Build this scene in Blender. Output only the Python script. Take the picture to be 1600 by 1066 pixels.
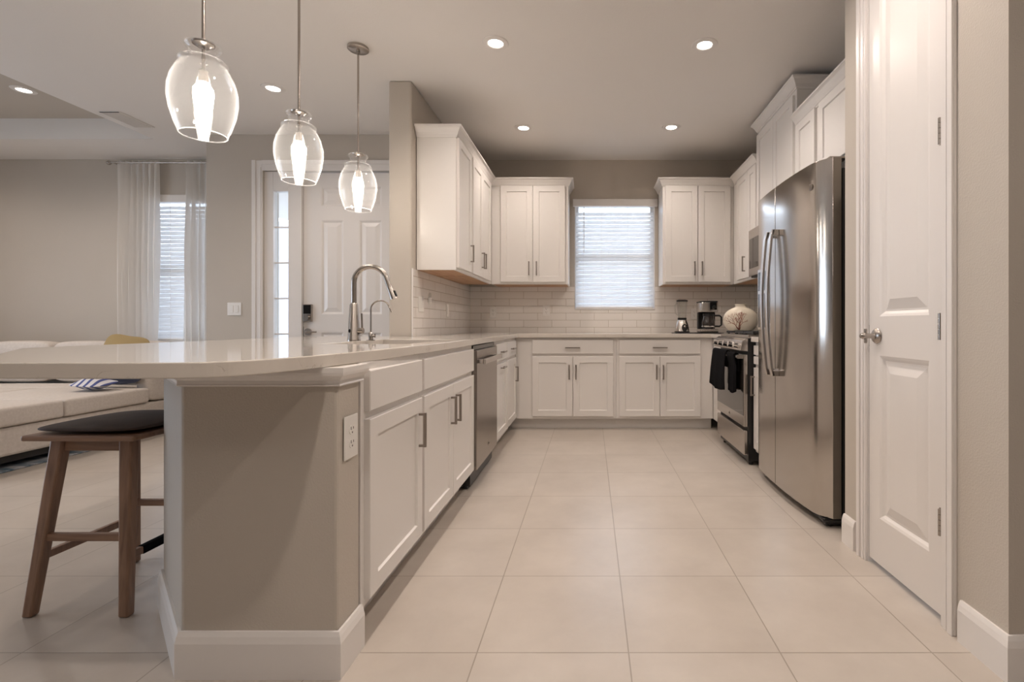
import bpy, bmesh, math, random
from mathutils import Vector, Matrix
random.seed(7)
for o in list(bpy.data.objects): bpy.data.objects.remove(o)
SC = bpy.context.scene; COL = SC.collection
R = math.radians; PI = math.pi
# ---------------------------------------------------------------- camera
F, CX, CY = 778.0, 923.0, 508.0
cam = bpy.data.objects.new('camera', bpy.data.cameras.new('camera')); COL.objects.link(cam)
cam.location = (0, 0, 1.0); cam.rotation_euler = (R(90), 0, 0)
cam.data.sensor_width = 36; cam.data.lens = F / 1600 * 36
cam.data.shift_x = -(CX - 800) / 1600; cam.data.shift_y = -(533 - CY) / 1600
cam.data.clip_start = 0.02
SC.camera = cam
# ---------------------------------------------------------------- exposure
SC.view_settings.view_transform = 'Standard'; SC.view_settings.look = 'None'
SC.view_settings.gamma = 1.0; SC.view_settings.use_curve_mapping = False
SC.view_settings.exposure = 0.66
# ---------------------------------------------------------------- world
W = bpy.data.worlds.new('world'); SC.world = W; W.use_nodes = True
bg = W.node_tree.nodes['Background']; bg.inputs[0].default_value = (0.72, 0.82, 1.0, 1); bg.inputs[1].default_value = 4.2
WARM = (1.0, 0.875, 0.785)
DOWN_W = 33.0
def light(name, kind, loc, power, color, parent=None, **kw):
    l = bpy.data.lights.new(name, kind); l.energy = power; l.color = color
    for k, v in kw.items(): setattr(l, k, v)
    o = bpy.data.objects.new(name, l); COL.objects.link(o); o.location = loc
    if parent: o.parent = parent
    return o
def portal(loc, rot, sx, sy):
    l = light('window_portal', 'AREA', loc, 1, (1, 1, 1), shape='RECTANGLE', size=sx, size_y=sy)
    l.rotation_euler = rot; l.data.cycles.is_portal = True
# ---------------------------------------------------------------- materials
def mat(name, color=(.8, .8, .8), rough=.5, metal=0, emit=None, estr=0, alpha=None, trans=0, spec=None, coat=0,
        bump=None, noise=None, aniso=0):
    m = bpy.data.materials.new(name); m.use_nodes = True
    nt = m.node_tree; b = nt.nodes['Principled BSDF']
    b.inputs['Base Color'].default_value = (*color, 1); b.inputs['Roughness'].default_value = rough
    b.inputs['Metallic'].default_value = metal
    if emit: b.inputs['Emission Color'].default_value = (*emit, 1); b.inputs['Emission Strength'].default_value = estr
    if trans: b.inputs['Transmission Weight'].default_value = trans
    if spec is not None: b.inputs['Specular IOR Level'].default_value = spec
    if coat: b.inputs['Coat Weight'].default_value = coat; b.inputs['Coat Roughness'].default_value = .08
    tc = nt.nodes.new('ShaderNodeTexCoord')
    if bump:
        sc, st, dist = bump
        n = nt.nodes.new('ShaderNodeTexNoise'); n.inputs['Scale'].default_value = sc; n.inputs['Detail'].default_value = 3
        bp = nt.nodes.new('ShaderNodeBump'); bp.inputs['Strength'].default_value = st; bp.inputs['Distance'].default_value = dist
        nt.links.new(tc.outputs['Object'], n.inputs['Vector']); nt.links.new(n.outputs[0], bp.inputs['Height'])
        nt.links.new(bp.outputs[0], b.inputs['Normal'])
    if noise:
        sc, scale3, c2 = noise
        mp = nt.nodes.new('ShaderNodeMapping'); mp.inputs['Scale'].default_value = scale3
        n = nt.nodes.new('ShaderNodeTexNoise'); n.inputs['Scale'].default_value = sc; n.inputs['Detail'].default_value = 5
        r = nt.nodes.new('ShaderNodeValToRGB'); r.color_ramp.elements[0].position = .35; r.color_ramp.elements[1].position = .68
        r.color_ramp.elements[0].color = (*color, 1); r.color_ramp.elements[1].color = (*c2, 1)
        nt.links.new(tc.outputs['Object'], mp.inputs[0]); nt.links.new(mp.outputs[0], n.inputs['Vector'])
        nt.links.new(n.outputs[0], r.inputs[0]); nt.links.new(r.outputs[0], b.inputs['Base Color'])
    return m
M = {}
M['white'] = mat('white_cabinet_paint', (.77, .735, .70), .33)
M['trim'] = mat('white_trim_paint', (.78, .745, .715), .3)
M['wall'] = mat('greige_wall_paint', (.53, .478, .415), .75, bump=(160, .35, .003), noise=(2.0, (1, 1, 1), (.545, .492, .43)))
M['ceil'] = mat('ceiling_paint', (.80, .765, .73), .85, bump=(120, .3, .002))
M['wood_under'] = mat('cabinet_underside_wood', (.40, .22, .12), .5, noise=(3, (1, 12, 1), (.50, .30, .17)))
M['nickel'] = mat('brushed_nickel', (.44, .40, .365), .27, 1, bump=(300, .05, .001))
M['pull'] = mat('dark_nickel_pull', (.33, .29, .26), .32, 1, bump=(300, .05, .001))
M['chrome'] = mat('chrome', (.8, .78, .76), .1, 1, noise=(5, (1, 1, 1), (.75, .73, .71)))
M['black'] = mat('black_plastic', (.012, .011, .011), .35, bump=(200, .1, .001))
M['blackgloss'] = mat('black_gloss', (.01, .01, .011), .08, bump=(5, .02, .001))
M['ovenglass'] = mat('oven_glass', (.035, .028, .024), .06, bump=(5, .02, .001), coat=.5)
M['iron'] = mat('cast_iron', (.02, .018, .018), .55, bump=(200, .3, .001))
M['dark'] = mat('dark_slot_letters', (.03, .026, .022), .8, bump=(50, .1, .001))  # matte dark for badge letters and the vent's damper slot
M['plate'] = mat('white_plate_plastic', (.80, .77, .73), .3, bump=(200, .05, .0005))
M['outletslot'] = mat('outlet_slot', (.10, .08, .07), .6, bump=(200, .05, .0005))
M['ceramic'] = mat('cream_ceramic', (.66, .58, .46), .3, noise=(6, (1, 1, 1), (.70, .62, .50)))
M['coral'] = mat('red_coral_paint', (.15, .03, .015), .4, noise=(30, (1, 1, 1), (.32, .085, .035)))
M['fabric'] = mat('beige_sofa_fabric', (.56, .50, .445), .9, bump=(350, .5, .002), noise=(60, (1, 1, 1), (.62, .56, .505)))
M['sofadark'] = mat('dark_sofa_trim', (.02, .017, .015), .7, bump=(100, .2, .001))
M['yellow'] = mat('mustard_pillow', (.34, .245, .11), .9, bump=(250, .5, .002))
M['navy'] = mat('navy_cloth', (.012, .014, .03), .9, bump=(250, .5, .002))
M['leather'] = mat('dark_brown_leather', (.05, .034, .028), .68, bump=(120, .35, .002), noise=(8, (1, 1, 1), (.075, .053, .044)), spec=.3)
M['blackcloth'] = mat('black_cloth', (.004, .0035, .004), .95, bump=(300, .5, .002), spec=.1)
M['glasslens'] = mat('downlight_lens', (1, 1, 1), .5, emit=(1.0, .93, .84), estr=9, bump=(50, .02, .0005))
M['bulb'] = mat('frosted_bulb', (1, 1, 1), .5, emit=(1.0, .90, .79), estr=22, bump=(50, .02, .0005))
M['grill'] = mat('vent_paint', (.78, .75, .72), .5, bump=(100, .1, .001))
M['sill'] = mat('window_vinyl', (.82, .82, .82), .35, bump=(100, .05, .0005))
def wood(name, c1, c2, axis=2):
    m = mat(name, c1, .45); nt = m.node_tree; b = nt.nodes['Principled BSDF']
    tc = nt.nodes.new('ShaderNodeTexCoord'); mp = nt.nodes.new('ShaderNodeMapping')
    s = [26, 26, 26]; s[axis] = 1.6; mp.inputs['Scale'].default_value = s
    n = nt.nodes.new('ShaderNodeTexNoise'); n.inputs['Scale'].default_value = 2.2; n.inputs['Detail'].default_value = 6; n.inputs['Distortion'].default_value = .6
    r = nt.nodes.new('ShaderNodeValToRGB'); r.color_ramp.elements[0].position = .3; r.color_ramp.elements[1].position = .7
    r.color_ramp.elements[0].color = (*c1, 1); r.color_ramp.elements[1].color = (*c2, 1)
    nt.links.new(tc.outputs['Object'], mp.inputs[0]); nt.links.new(mp.outputs[0], n.inputs['Vector'])
    nt.links.new(n.outputs[0], r.inputs[0]); nt.links.new(r.outputs[0], b.inputs['Base Color'])
    return m
M['stoolwood'] = wood('stool_wood', (.20, .112, .07), (.34, .20, .13))
M['stoolwoodx'] = wood('stool_wood_x', (.20, .112, .07), (.34, .20, .13), 0)
def steel(name, color, rough, axis=2):
    m = mat(name, color, rough, 1); nt = m.node_tree; b = nt.nodes['Principled BSDF']
    tc = nt.nodes.new('ShaderNodeTexCoord'); mp = nt.nodes.new('ShaderNodeMapping')
    s = [500, 500, 500]; s[axis] = 4; mp.inputs['Scale'].default_value = s
    n = nt.nodes.new('ShaderNodeTexNoise'); n.inputs['Scale'].default_value = 1; n.inputs['Detail'].default_value = 2
    bp = nt.nodes.new('ShaderNodeBump'); bp.inputs['Strength'].default_value = .04; bp.inputs['Distance'].default_value = .001
    mr = nt.nodes.new('ShaderNodeMapRange'); mr.inputs['To Min'].default_value = rough - .03; mr.inputs['To Max'].default_value = rough + .05
    nt.links.new(tc.outputs['Object'], mp.inputs[0]); nt.links.new(mp.outputs[0], n.inputs['Vector'])
    nt.links.new(n.outputs[0], bp.inputs['Height']); nt.links.new(bp.outputs[0], b.inputs['Normal'])
    nt.links.new(n.outputs[0], mr.inputs[0]); nt.links.new(mr.outputs[0], b.inputs['Roughness'])
    return m
M['steel'] = steel('stainless_steel', (.53, .495, .46), .16)
M['steelx'] = steel('stainless_steel_x', (.54, .505, .475), .22, 0)
M['steellight'] = mat('stainless_steel_light', (.62, .58, .545), .24, 1, noise=(20, (1, 8, 1), (.58, .545, .51)))
M['steeldark'] = steel('dishwasher_steel', (.36, .325, .295), .24)
def floor_mat():
    m = mat('porcelain_floor_tile', (.6, .5, .4), .3); nt = m.node_tree; b = nt.nodes['Principled BSDF']
    tc = nt.nodes.new('ShaderNodeTexCoord'); mp = nt.nodes.new('ShaderNodeMapping')
    T = .4626
    mp.inputs['Location'].default_value = (-.1155 + T * 40, -(1.519) + T * 40, 0)
    br = nt.nodes.new('ShaderNodeTexBrick'); br.offset = 0; br.squash = 1
    br.inputs['Scale'].default_value = 1; br.inputs['Brick Width'].default_value = T; br.inputs['Row Height'].default_value = T
    br.inputs['Mortar Size'].default_value = .0022; br.inputs['Mortar Smooth'].default_value = .1; br.inputs['Bias'].default_value = 0
    br.inputs['Color1'].default_value = (.50, .445, .39, 1); br.inputs['Color2'].default_value = (.53, .475, .42, 1)
    br.inputs['Mortar'].default_value = (.34, .295, .245, 1)
    n = nt.nodes.new('ShaderNodeTexNoise'); n.inputs['Scale'].default_value = 3.2; n.inputs['Detail'].default_value = 7; n.inputs['Roughness'].default_value = .6
    r = nt.nodes.new('ShaderNodeValToRGB'); r.color_ramp.elements[0].position = .3; r.color_ramp.elements[1].position = .75
    r.color_ramp.elements[0].color = (.87, .86, .85, 1); r.color_ramp.elements[1].color = (1.05, 1.05, 1.05, 1)
    mx = nt.nodes.new('ShaderNodeMix'); mx.data_type = 'RGBA'; mx.blend_type = 'MULTIPLY'; mx.inputs[0].default_value = 1
    L = nt.links.new
    L(tc.outputs['Object'], mp.inputs[0]); L(mp.outputs[0], br.inputs['Vector']); L(tc.outputs['Object'], n.inputs['Vector'])
    L(n.outputs[0], r.inputs[0]); L(br.outputs['Color'], mx.inputs[6]); L(r.outputs[0], mx.inputs[7]); L(mx.outputs[2], b.inputs['Base Color'])
    bp = nt.nodes.new('ShaderNodeBump'); bp.invert = True; bp.inputs['Strength'].default_value = .5; bp.inputs['Distance'].default_value = .002
    L(br.outputs['Fac'], bp.inputs['Height']); L(bp.outputs[0], b.inputs['Normal'])
    return m
M['floor'] = floor_mat()
def splash_mat(name, horiz, phase):
    m = mat(name, (.7, .65, .6), .16); nt = m.node_tree; b = nt.nodes['Principled BSDF']; L = nt.links.new
    tc = nt.nodes.new('ShaderNodeTexCoord'); sp = nt.nodes.new('ShaderNodeSeparateXYZ'); cb = nt.nodes.new('ShaderNodeCombineXYZ')
    L(tc.outputs['Object'], sp.inputs[0]); L(sp.outputs[horiz], cb.inputs[0]); L(sp.outputs[2], cb.inputs[1])
    mp = nt.nodes.new('ShaderNodeMapping'); mp.inputs['Location'].default_value = (phase + .3045 * 20, -.8995 + .0766 * 40, 0); L(cb.outputs[0], mp.inputs[0])
    br = nt.nodes.new('ShaderNodeTexBrick'); br.offset = .5; br.squash = 1
    br.inputs['Scale'].default_value = 1; br.inputs['Brick Width'].default_value = .3045; br.inputs['Row Height'].default_value = .0766
    br.inputs['Mortar Size'].default_value = .0022; br.inputs['Mortar Smooth'].default_value = .2
    br.inputs['Color1'].default_value = (.78, .735, .685, 1); br.inputs['Color2'].default_value = (.82, .775, .73, 1)
    br.inputs['Mortar'].default_value = (.50, .435, .365, 1)
    L(mp.outputs[0], br.inputs['Vector']); L(br.outputs['Color'], b.inputs['Base Color'])
    n = nt.nodes.new('ShaderNodeTexNoise'); n.inputs['Scale'].default_value = 9; L(tc.outputs['Object'], n.inputs['Vector'])
    bp0 = nt.nodes.new('ShaderNodeBump'); bp0.inputs['Strength'].default_value = .12; bp0.inputs['Distance'].default_value = .01; L(n.outputs[0], bp0.inputs['Height'])
    bp = nt.nodes.new('ShaderNodeBump'); bp.invert = True; bp.inputs['Strength'].default_value = .6; bp.inputs['Distance'].default_value = .003
    L(br.outputs['Fac'], bp.inputs['Height']); L(bp0.outputs[0], bp.inputs['Normal']); L(bp.outputs[0], b.inputs['Normal'])
    return m
M['splash_x'] = splash_mat('subway_tile_back', 0, 1.18 - .3045 * .5)
M['splash_y'] = splash_mat('subway_tile_side', 1, -5.37)
def quartz():
    m = mat('quartz_countertop', (.66, .61, .555), .07); nt = m.node_tree; b = nt.nodes['Principled BSDF']; L = nt.links.new
    tc = nt.nodes.new('ShaderNodeTexCoord')
    n = nt.nodes.new('ShaderNodeTexNoise'); n.inputs['Scale'].default_value = 13; n.inputs['Detail'].default_value = 6; n.inputs['Distortion'].default_value = 1.6
    r = nt.nodes.new('ShaderNodeValToRGB'); e = r.color_ramp.elements
    e[0].position = .485; e[0].color = (.64, .59, .53, 1); e[1].position = .5; e[1].color = (.46, .40, .345, 1)
    x = r.color_ramp.elements.new(.512); x.color = (.66, .61, .55, 1)
    n2 = nt.nodes.new('ShaderNodeTexNoise'); n2.inputs['Scale'].default_value = 16; n2.inputs['Detail'].default_value = 3
    r2 = nt.nodes.new('ShaderNodeValToRGB'); r2.color_ramp.elements[0].position = .53; r2.color_ramp.elements[1].position = .62
    mx = nt.nodes.new('ShaderNodeMix'); mx.data_type = 'RGBA'; mx.inputs[6].default_value = (.66, .61, .55, 1)
    L(tc.outputs['Object'], n.inputs['Vector']); L(tc.outputs['Object'], n2.inputs['Vector']); L(n.outputs[0], r.inputs[0]); L(n2.outputs[0], r2.inputs[0])
    L(r2.outputs[0], mx.inputs[0]); L(r.outputs[0], mx.inputs[7]); L(mx.outputs[2], b.inputs['Base Color'])
    return m
M['quartz'] = quartz()
def clear_glass(name, tint=(1, 1, 1), refl=.5, haze=0, base=.035):
    m = bpy.data.materials.new(name); m.use_nodes = True; nt = m.node_tree; nt.nodes.clear(); L = nt.links.new
    o = nt.nodes.new('ShaderNodeOutputMaterial'); mx = nt.nodes.new('ShaderNodeMixShader')
    t = nt.nodes.new('ShaderNodeBsdfTransparent'); t.inputs[0].default_value = (*tint, 1)
    g = nt.nodes.new('ShaderNodeBsdfGlossy'); g.inputs['Roughness'].default_value = .03
    lw = nt.nodes.new('ShaderNodeLayerWeight'); lw.inputs['Blend'].default_value = .5
    pw = nt.nodes.new('ShaderNodeMath'); pw.operation = 'POWER'; pw.inputs[1].default_value = 4
    ma = nt.nodes.new('ShaderNodeMath'); ma.operation = 'MULTIPLY_ADD'; ma.inputs[1].default_value = refl; ma.inputs[2].default_value = base
    L(lw.outputs['Facing'], pw.inputs[0]); L(pw.outputs[0], ma.inputs[0])
    nz = nt.nodes.new('ShaderNodeTexNoise'); nz.inputs['Scale'].default_value = 4
    bp = nt.nodes.new('ShaderNodeBump'); bp.inputs['Strength'].default_value = .05; L(nz.outputs[0], bp.inputs['Height']); L(bp.outputs[0], g.inputs['Normal'])
    tr = nt.nodes.new('ShaderNodeBsdfTranslucent'); tr.inputs[0].default_value = (.95, .95, .95, 1)
    m2 = nt.nodes.new('ShaderNodeMixShader'); m2.inputs[0].default_value = haze; L(g.outputs[0], m2.inputs[1]); L(tr.outputs[0], m2.inputs[2])
    L(ma.outputs[0], mx.inputs[0]); L(t.outputs[0], mx.inputs[1]); L(m2.outputs[0], mx.inputs[2]); L(mx.outputs[0], o.inputs[0])
    return m
M['glass'] = clear_glass('pendant_clear_glass', (.99, .988, .985), .55, .45, .05)
M['rim'] = clear_glass('pendant_glass_rim', (1, 1, 1), .4, .8, .45)
M['pane'] = clear_glass('window_pane_glass', (.95, .97, .97), .25)
M['jar'] = clear_glass('blender_jar_glass', (.93, .93, .92), .5, .3, .05)
def sheer():
    m = bpy.data.materials.new('sheer_curtain'); m.use_nodes = True; nt = m.node_tree; nt.nodes.clear(); L = nt.links.new
    o = nt.nodes.new('ShaderNodeOutputMaterial'); a = nt.nodes.new('ShaderNodeMixShader'); b_ = nt.nodes.new('ShaderNodeMixShader')
    d = nt.nodes.new('ShaderNodeBsdfDiffuse'); d.inputs[0].default_value = (.93, .90, .86, 1)
    tl = nt.nodes.new('ShaderNodeBsdfTranslucent'); tl.inputs[0].default_value = (.93, .91, .89, 1)
    tp = nt.nodes.new('ShaderNodeBsdfTransparent')
    nz = nt.nodes.new('ShaderNodeTexNoise'); nz.inputs['Scale'].default_value = 300
    mr = nt.nodes.new('ShaderNodeMapRange'); mr.inputs['To Min'].default_value = .06; mr.inputs['To Max'].default_value = .22
    L(nz.outputs[0], mr.inputs[0]); a.inputs[0].default_value = .42
    L(d.outputs[0], a.inputs[1]); L(tl.outputs[0], a.inputs[2]); L(mr.outputs[0], b_.inputs[0]); L(a.outputs[0], b_.inputs[1]); L(tp.outputs[0], b_.inputs[2]); L(b_.outputs[0], o.inputs[0])
    return m
M['sheer'] = sheer()
def slatmat():
    m = bpy.data.materials.new('white_blind_slat'); m.use_nodes = True; nt = m.node_tree; nt.nodes.clear(); L = nt.links.new
    o = nt.nodes.new('ShaderNodeOutputMaterial'); a = nt.nodes.new('ShaderNodeMixShader'); a.inputs[0].default_value = .62
    d = nt.nodes.new('ShaderNodeBsdfDiffuse'); d.inputs[0].default_value = (.82, .81, .80, 1)
    tl = nt.nodes.new('ShaderNodeBsdfTranslucent'); tl.inputs[0].default_value = (.92, .92, .92, 1)
    nz = nt.nodes.new('ShaderNodeTexNoise'); nz.inputs['Scale'].default_value = 60
    bp = nt.nodes.new('ShaderNodeBump'); bp.inputs['Strength'].default_value = .05; L(nz.outputs[0], bp.inputs['Height']); L(bp.outputs[0], d.inputs['Normal'])
    L(d.outputs[0], a.inputs[1]); L(tl.outputs[0], a.inputs[2]); L(a.outputs[0], o.inputs[0])
    return m
M['slat'] = slatmat()
def stripes():
    m = mat('blue_striped_cloth', (.8, .8, .8), .9, bump=(250, .4, .002)); nt = m.node_tree; b = nt.nodes['Principled BSDF']; L = nt.links.new
    tc = nt.nodes.new('ShaderNodeTexCoord'); w = nt.nodes.new('ShaderNodeTexWave'); w.inputs['Scale'].default_value = 6; w.inputs['Distortion'].default_value = .4
    r = nt.nodes.new('ShaderNodeValToRGB'); r.color_ramp.elements[0].position = .62; r.color_ramp.elements[1].position = .7
    r.color_ramp.elements[0].color = (.66, .64, .66, 1); r.color_ramp.elements[1].color = (.07, .09, .25, 1)
    L(tc.outputs['Object'], w.inputs['Vector']); L(w.outputs[0], r.inputs[0]); L(r.outputs[0], b.inputs['Base Color'])
    return m
M['stripes'] = stripes()
M['rug'] = mat('blue_rug_pile', (.045, .09, .13), .95, bump=(200, .6, .004), noise=(7, (1, 2.5, 1), (.36, .35, .35)))
M['stucco'] = mat('pale_stucco', (.50, .50, .53), .9, bump=(60, .4, .004))
M['ground'] = mat('outdoor_paving', (.55, .53, .50), .8, bump=(40, .2, .002))
# ---------------------------------------------------------------- mesh builder
class MB:
    def __init__(s): s.v = []; s.f = []; s.mi = []; s.cur = 0
    def m(s, i): s.cur = i; return s
    def add(s, vs, fs):
        b = len(s.v); s.v += [tuple(p) for p in vs]
        for f in fs: s.f.append(tuple(b + i for i in f)); s.mi.append(s.cur)
        return s
    def box(s, x0, x1, y0, y1, z0, z1):
        x0, x1 = sorted((x0, x1)); y0, y1 = sorted((y0, y1)); z0, z1 = sorted((z0, z1))
        return s.add([(x0, y0, z0), (x1, y0, z0), (x1, y1, z0), (x0, y1, z0), (x0, y0, z1), (x1, y0, z1), (x1, y1, z1), (x0, y1, z1)],
                     [(0, 3, 2, 1), (4, 5, 6, 7), (0, 1, 5, 4), (1, 2, 6, 5), (2, 3, 7, 6), (3, 0, 4, 7)])
    def prism(s, poly, z0, z1):      # poly ccw in xy
        n = len(poly)
        a = sum(poly[i][0] * poly[(i + 1) % n][1] - poly[(i + 1) % n][0] * poly[i][1] for i in range(n))
        if a < 0: poly = poly[::-1]
        return s.add([(x, y, z0) for x, y in poly] + [(x, y, z1) for x, y in poly],
                     [tuple(range(n - 1, -1, -1)), tuple(range(n, 2 * n))] + [(i, (i + 1) % n, n + (i + 1) % n, n + i) for i in range(n)])
    def tube(s, pts, r, seg=12, cap=True):
        pts = [Vector(p) for p in pts]; n = len(pts); rs = r if isinstance(r, (list, tuple)) else [r] * n
        vs = []; up = None
        for i, p in enumerate(pts):
            t = (pts[min(i + 1, n - 1)] - pts[max(i - 1, 0)]).normalized()
            if up is None: up = Vector((0, 0, 1)) if abs(t.z) < .9 else Vector((1, 0, 0))
            a = t.cross(up).normalized(); b = a.cross(t).normalized(); up = b
            for k in range(seg):
                w = 2 * PI * k / seg; vs.append(p + rs[i] * (math.cos(w) * a + math.sin(w) * b))
        fs = [(i * seg + k, i * seg + (k + 1) % seg, (i + 1) * seg + (k + 1) % seg, (i + 1) * seg + k) for i in range(n - 1) for k in range(seg)]
        if cap: fs += [tuple(range(seg - 1, -1, -1)), tuple(range((n - 1) * seg, n * seg))]
        return s.add(vs, fs)
    def lathe(s, prof, c=(0, 0, 0), seg=32, sx=1, sy=1, cap=True):   # prof [(r,z)]
        n = len(prof); vs = []
        for r, z in prof:
            for k in range(seg):
                w = 2 * PI * k / seg; vs.append((c[0] + r * sx * math.cos(w), c[1] + r * sy * math.sin(w), c[2] + z))
        fs = [(i * seg + k, i * seg + (k + 1) % seg, (i + 1) * seg + (k + 1) % seg, (i + 1) * seg + k) for i in range(n - 1) for k in range(seg)]
        if cap:
            if prof[0][0] > 1e-6: fs.append(tuple(range(seg - 1, -1, -1)))
            if prof[-1][0] > 1e-6: fs.append(tuple(range((n - 1) * seg, n * seg)))
        return s.add(vs, fs)
    def beam(s, a, b, w0, d0, w1=None, d1=None):   # rectangular tapering bar a->b, sized along world x and y
        w1 = w1 or w0; d1 = d1 or d0; vs = []
        for p, w, d in ((a, w0, d0), (b, w1, d1)):
            for sx, sy in ((-1, -1), (1, -1), (1, 1), (-1, 1)): vs.append((p[0] + sx * w / 2, p[1] + sy * d / 2, p[2]))
        return s.add(vs, [(0, 3, 2, 1), (4, 5, 6, 7), (0, 1, 5, 4), (1, 2, 6, 5), (2, 3, 7, 6), (3, 0, 4, 7)])
    def sweep(s, path, prof):       # path xy open, prof closed polygon (offset to the right, z)
        P = [Vector(p) for p in path]; n = len(P); ns = []
        for i in range(n - 1):
            d = (P[i + 1] - P[i]).normalized(); ns.append(Vector((d.y, -d.x)))
        vs = []; k = len(prof)
        for i in range(n):
            if i == 0: mt = ns[0]
            elif i == n - 1: mt = ns[-1]
            else: mt = (ns[i - 1] + ns[i]) / (1 + ns[i - 1].dot(ns[i]))
            for o, z in prof: vs.append((P[i].x + mt.x * o, P[i].y + mt.y * o, z))
        fs = [(i * k + j, i * k + (j + 1) % k, (i + 1) * k + (j + 1) % k, (i + 1) * k + j) for i in range(n - 1) for j in range(k)]
        fs += [tuple(range(k - 1, -1, -1)), tuple(range((n - 1) * k, n * k))]
        return s.add(vs, fs)
    def build(s, name, mats, parent=None, bevel=0, smooth=False, seg=2, loc=None, rot=None):
        me = bpy.data.meshes.new(name); me.from_pydata(s.v, [], s.f); me.update()
        mats = mats if isinstance(mats, (list, tuple)) else [mats]
        for m_ in mats: me.materials.append(M[m_])
        for p, i in zip(me.polygons, s.mi): p.material_index = i
        bm = bmesh.new(); bm.from_mesh(me); bmesh.ops.recalc_face_normals(bm, faces=bm.faces); bm.to_mesh(me); bm.free()
        if smooth:
            for p in me.polygons: p.use_smooth = True
            try: me.set_sharp_from_angle(angle=R(40))
            except Exception: pass
        o = bpy.data.objects.new(name, me); COL.objects.link(o)
        if parent: o.parent = parent
        if loc: o.location = loc
        if rot: o.rotation_euler = rot
        if bevel:
            b = o.modifiers.new('bevel', 'BEVEL'); b.width = bevel; b.segments = seg; b.limit_method = 'ANGLE'; b.angle_limit = R(35)
        return o
def tag(o, label, cat, group=None):
    o['label'] = label; o['category'] = cat
    if group: o['group'] = group
    return o
def thing(name, label, cat, loc=(0, 0, 0), rz=0, group=None):
    o = bpy.data.objects.new(name, None); COL.objects.link(o); o.location = loc; o.rotation_euler = (0, 0, rz); o.empty_display_size = .1
    return tag(o, label, cat, group)
def structure(o): o['kind'] = 'structure'; return o
def empty_structure(name, loc=(0, 0, 0), rz=0):
    o = bpy.data.objects.new(name, None); COL.objects.link(o); o.location = loc; o.rotation_euler = (0, 0, rz); return structure(o)
def copy_tree(o, parent=None):
    c = o.copy(); COL.objects.link(c)
    if parent: c.parent = parent
    for ch in [x for x in bpy.data.objects if x.parent == o]: copy_tree(ch, c)
    return c
def text(parent, name, body, size, matn, loc, rot, extrude=.0006, sx=1):
    cu = bpy.data.curves.new(name, 'FONT'); cu.body = body; cu.size = size; cu.extrude = extrude; cu.align_x = 'CENTER'; cu.align_y = 'CENTER'
    t = bpy.data.objects.new(name, cu); COL.objects.link(t)
    dg = bpy.context.evaluated_depsgraph_get(); me = bpy.data.meshes.new_from_object(t.evaluated_get(dg))
    bpy.data.objects.remove(t); me.materials.clear(); me.materials.append(M[matn])
    o = bpy.data.objects.new(name, me); COL.objects.link(o); o.parent = parent; o.location = loc; o.rotation_euler = rot; o.scale = (sx, 1, 1)
    return o
# ---------------------------------------------------------------- key dimensions
H = 2.78                      # ceiling
YB = 5.37                     # kitchen back wall
XL, XR = -1.305, 1.77         # kitchen side walls
YE = 4.65                     # entry wall
YV = 5.35                     # living room far wall
XV = -3.59                    # where the living room begins
CT, CB = .917, .881           # countertop top and bottom
# ---------------------------------------------------------------- room shell
structure(MB().box(-7.2, 3.7, -4.2, 7.2, -.1, 0).build('floor', 'floor'))
mb = MB()
mb.box(-4.18, 3.7, -4.2, 5.9, H, H + .3); mb.box(-7.2, -4.18, 4.76, 5.9, H, H + .3)
mb.box(-7.2, -6.75, -4.2, 4.76, H, H + .3); mb.box(-6.75, -4.18, -4.2, .2, H, H + .3); structure(mb.build('ceiling', 'ceil'))
structure(MB().box(-6.749, -4.181, .201, 4.759, 2.975, H + .3).build('ceiling_tray', 'wall'))
# kitchen back wall with window hole
WX0, WX1, WZ0, WZ1 = -.172, .69, 1.165, 2.33
mb = MB(); mb.box(XL - .17, WX0, YB, YB + .16, 0, H); mb.box(WX1, XR + .16, YB, YB + .16, 0, H)
mb.box(WX0, WX1, YB, YB + .16, 0, WZ0); mb.box(WX0, WX1, YB, YB + .16, WZ1, H)
wall_back = structure(mb.build('wall_back', 'wall'))
wall_left = structure(MB().box(-1.472, XL, 3.625, YB - .001, 0, H - .001).build('wall_left', 'wall', bevel=.012))
wall_right = structure(MB().box(XR, XR + .16, 2.301, YB - .001, 0, H - .001).build('wall_right', 'wall'))
# pantry block on the right
PX = 1.175
mb = MB()
mb.box(PX, 3.6, 1.40, 1.40 + .12, 0, H - .001)                      # wall facing the camera
mb.box(PX, PX + .11, 1.52, 1.655, 0, H - .001); mb.box(PX, PX + .11, 2.115, 2.30, 0, H - .001); mb.box(PX, PX + .11, 1.655, 2.115, 2.45, H - .001)
mb.box(PX + .11, 3.6, 2.20, 2.30, 0, H - .001)
structure(mb.build('wall_pantry', 'wall'))
# entry wall with front door and sidelight holes
DX0, DX1, SX0, SX1, DT = -2.70, -1.80, -3.06, -2.76, 2.44
mb = MB()
mb.box(XV, SX0, YE, YE + .14, 0, H - .001); mb.box(DX1 + .005, -1.473, YE, YE + .14, 0, H - .001); mb.box(SX0, DX1 + .005, YE, YE + .14, DT + .004, H - .001)
mb.box(XV, XV + .14, YE + .14, YV, 0, H - .001)
structure(mb.build('wall_entry', 'wall'))
LX0, LX1, LZ0, LZ1 = -4.78, -4.02, .82, 2.37
mb = MB(); mb.box(-7.1, LX0, YV, YV + .16, 0, H - .001); mb.box(LX1, XV + .14, YV, YV + .16, 0, H - .001)
mb.box(LX0, LX1, YV, YV + .16, 0, LZ0); mb.box(LX0, LX1, YV, YV + .16, LZ1, H - .001)
structure(mb.build('wall_living_room', 'wall'))
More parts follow.
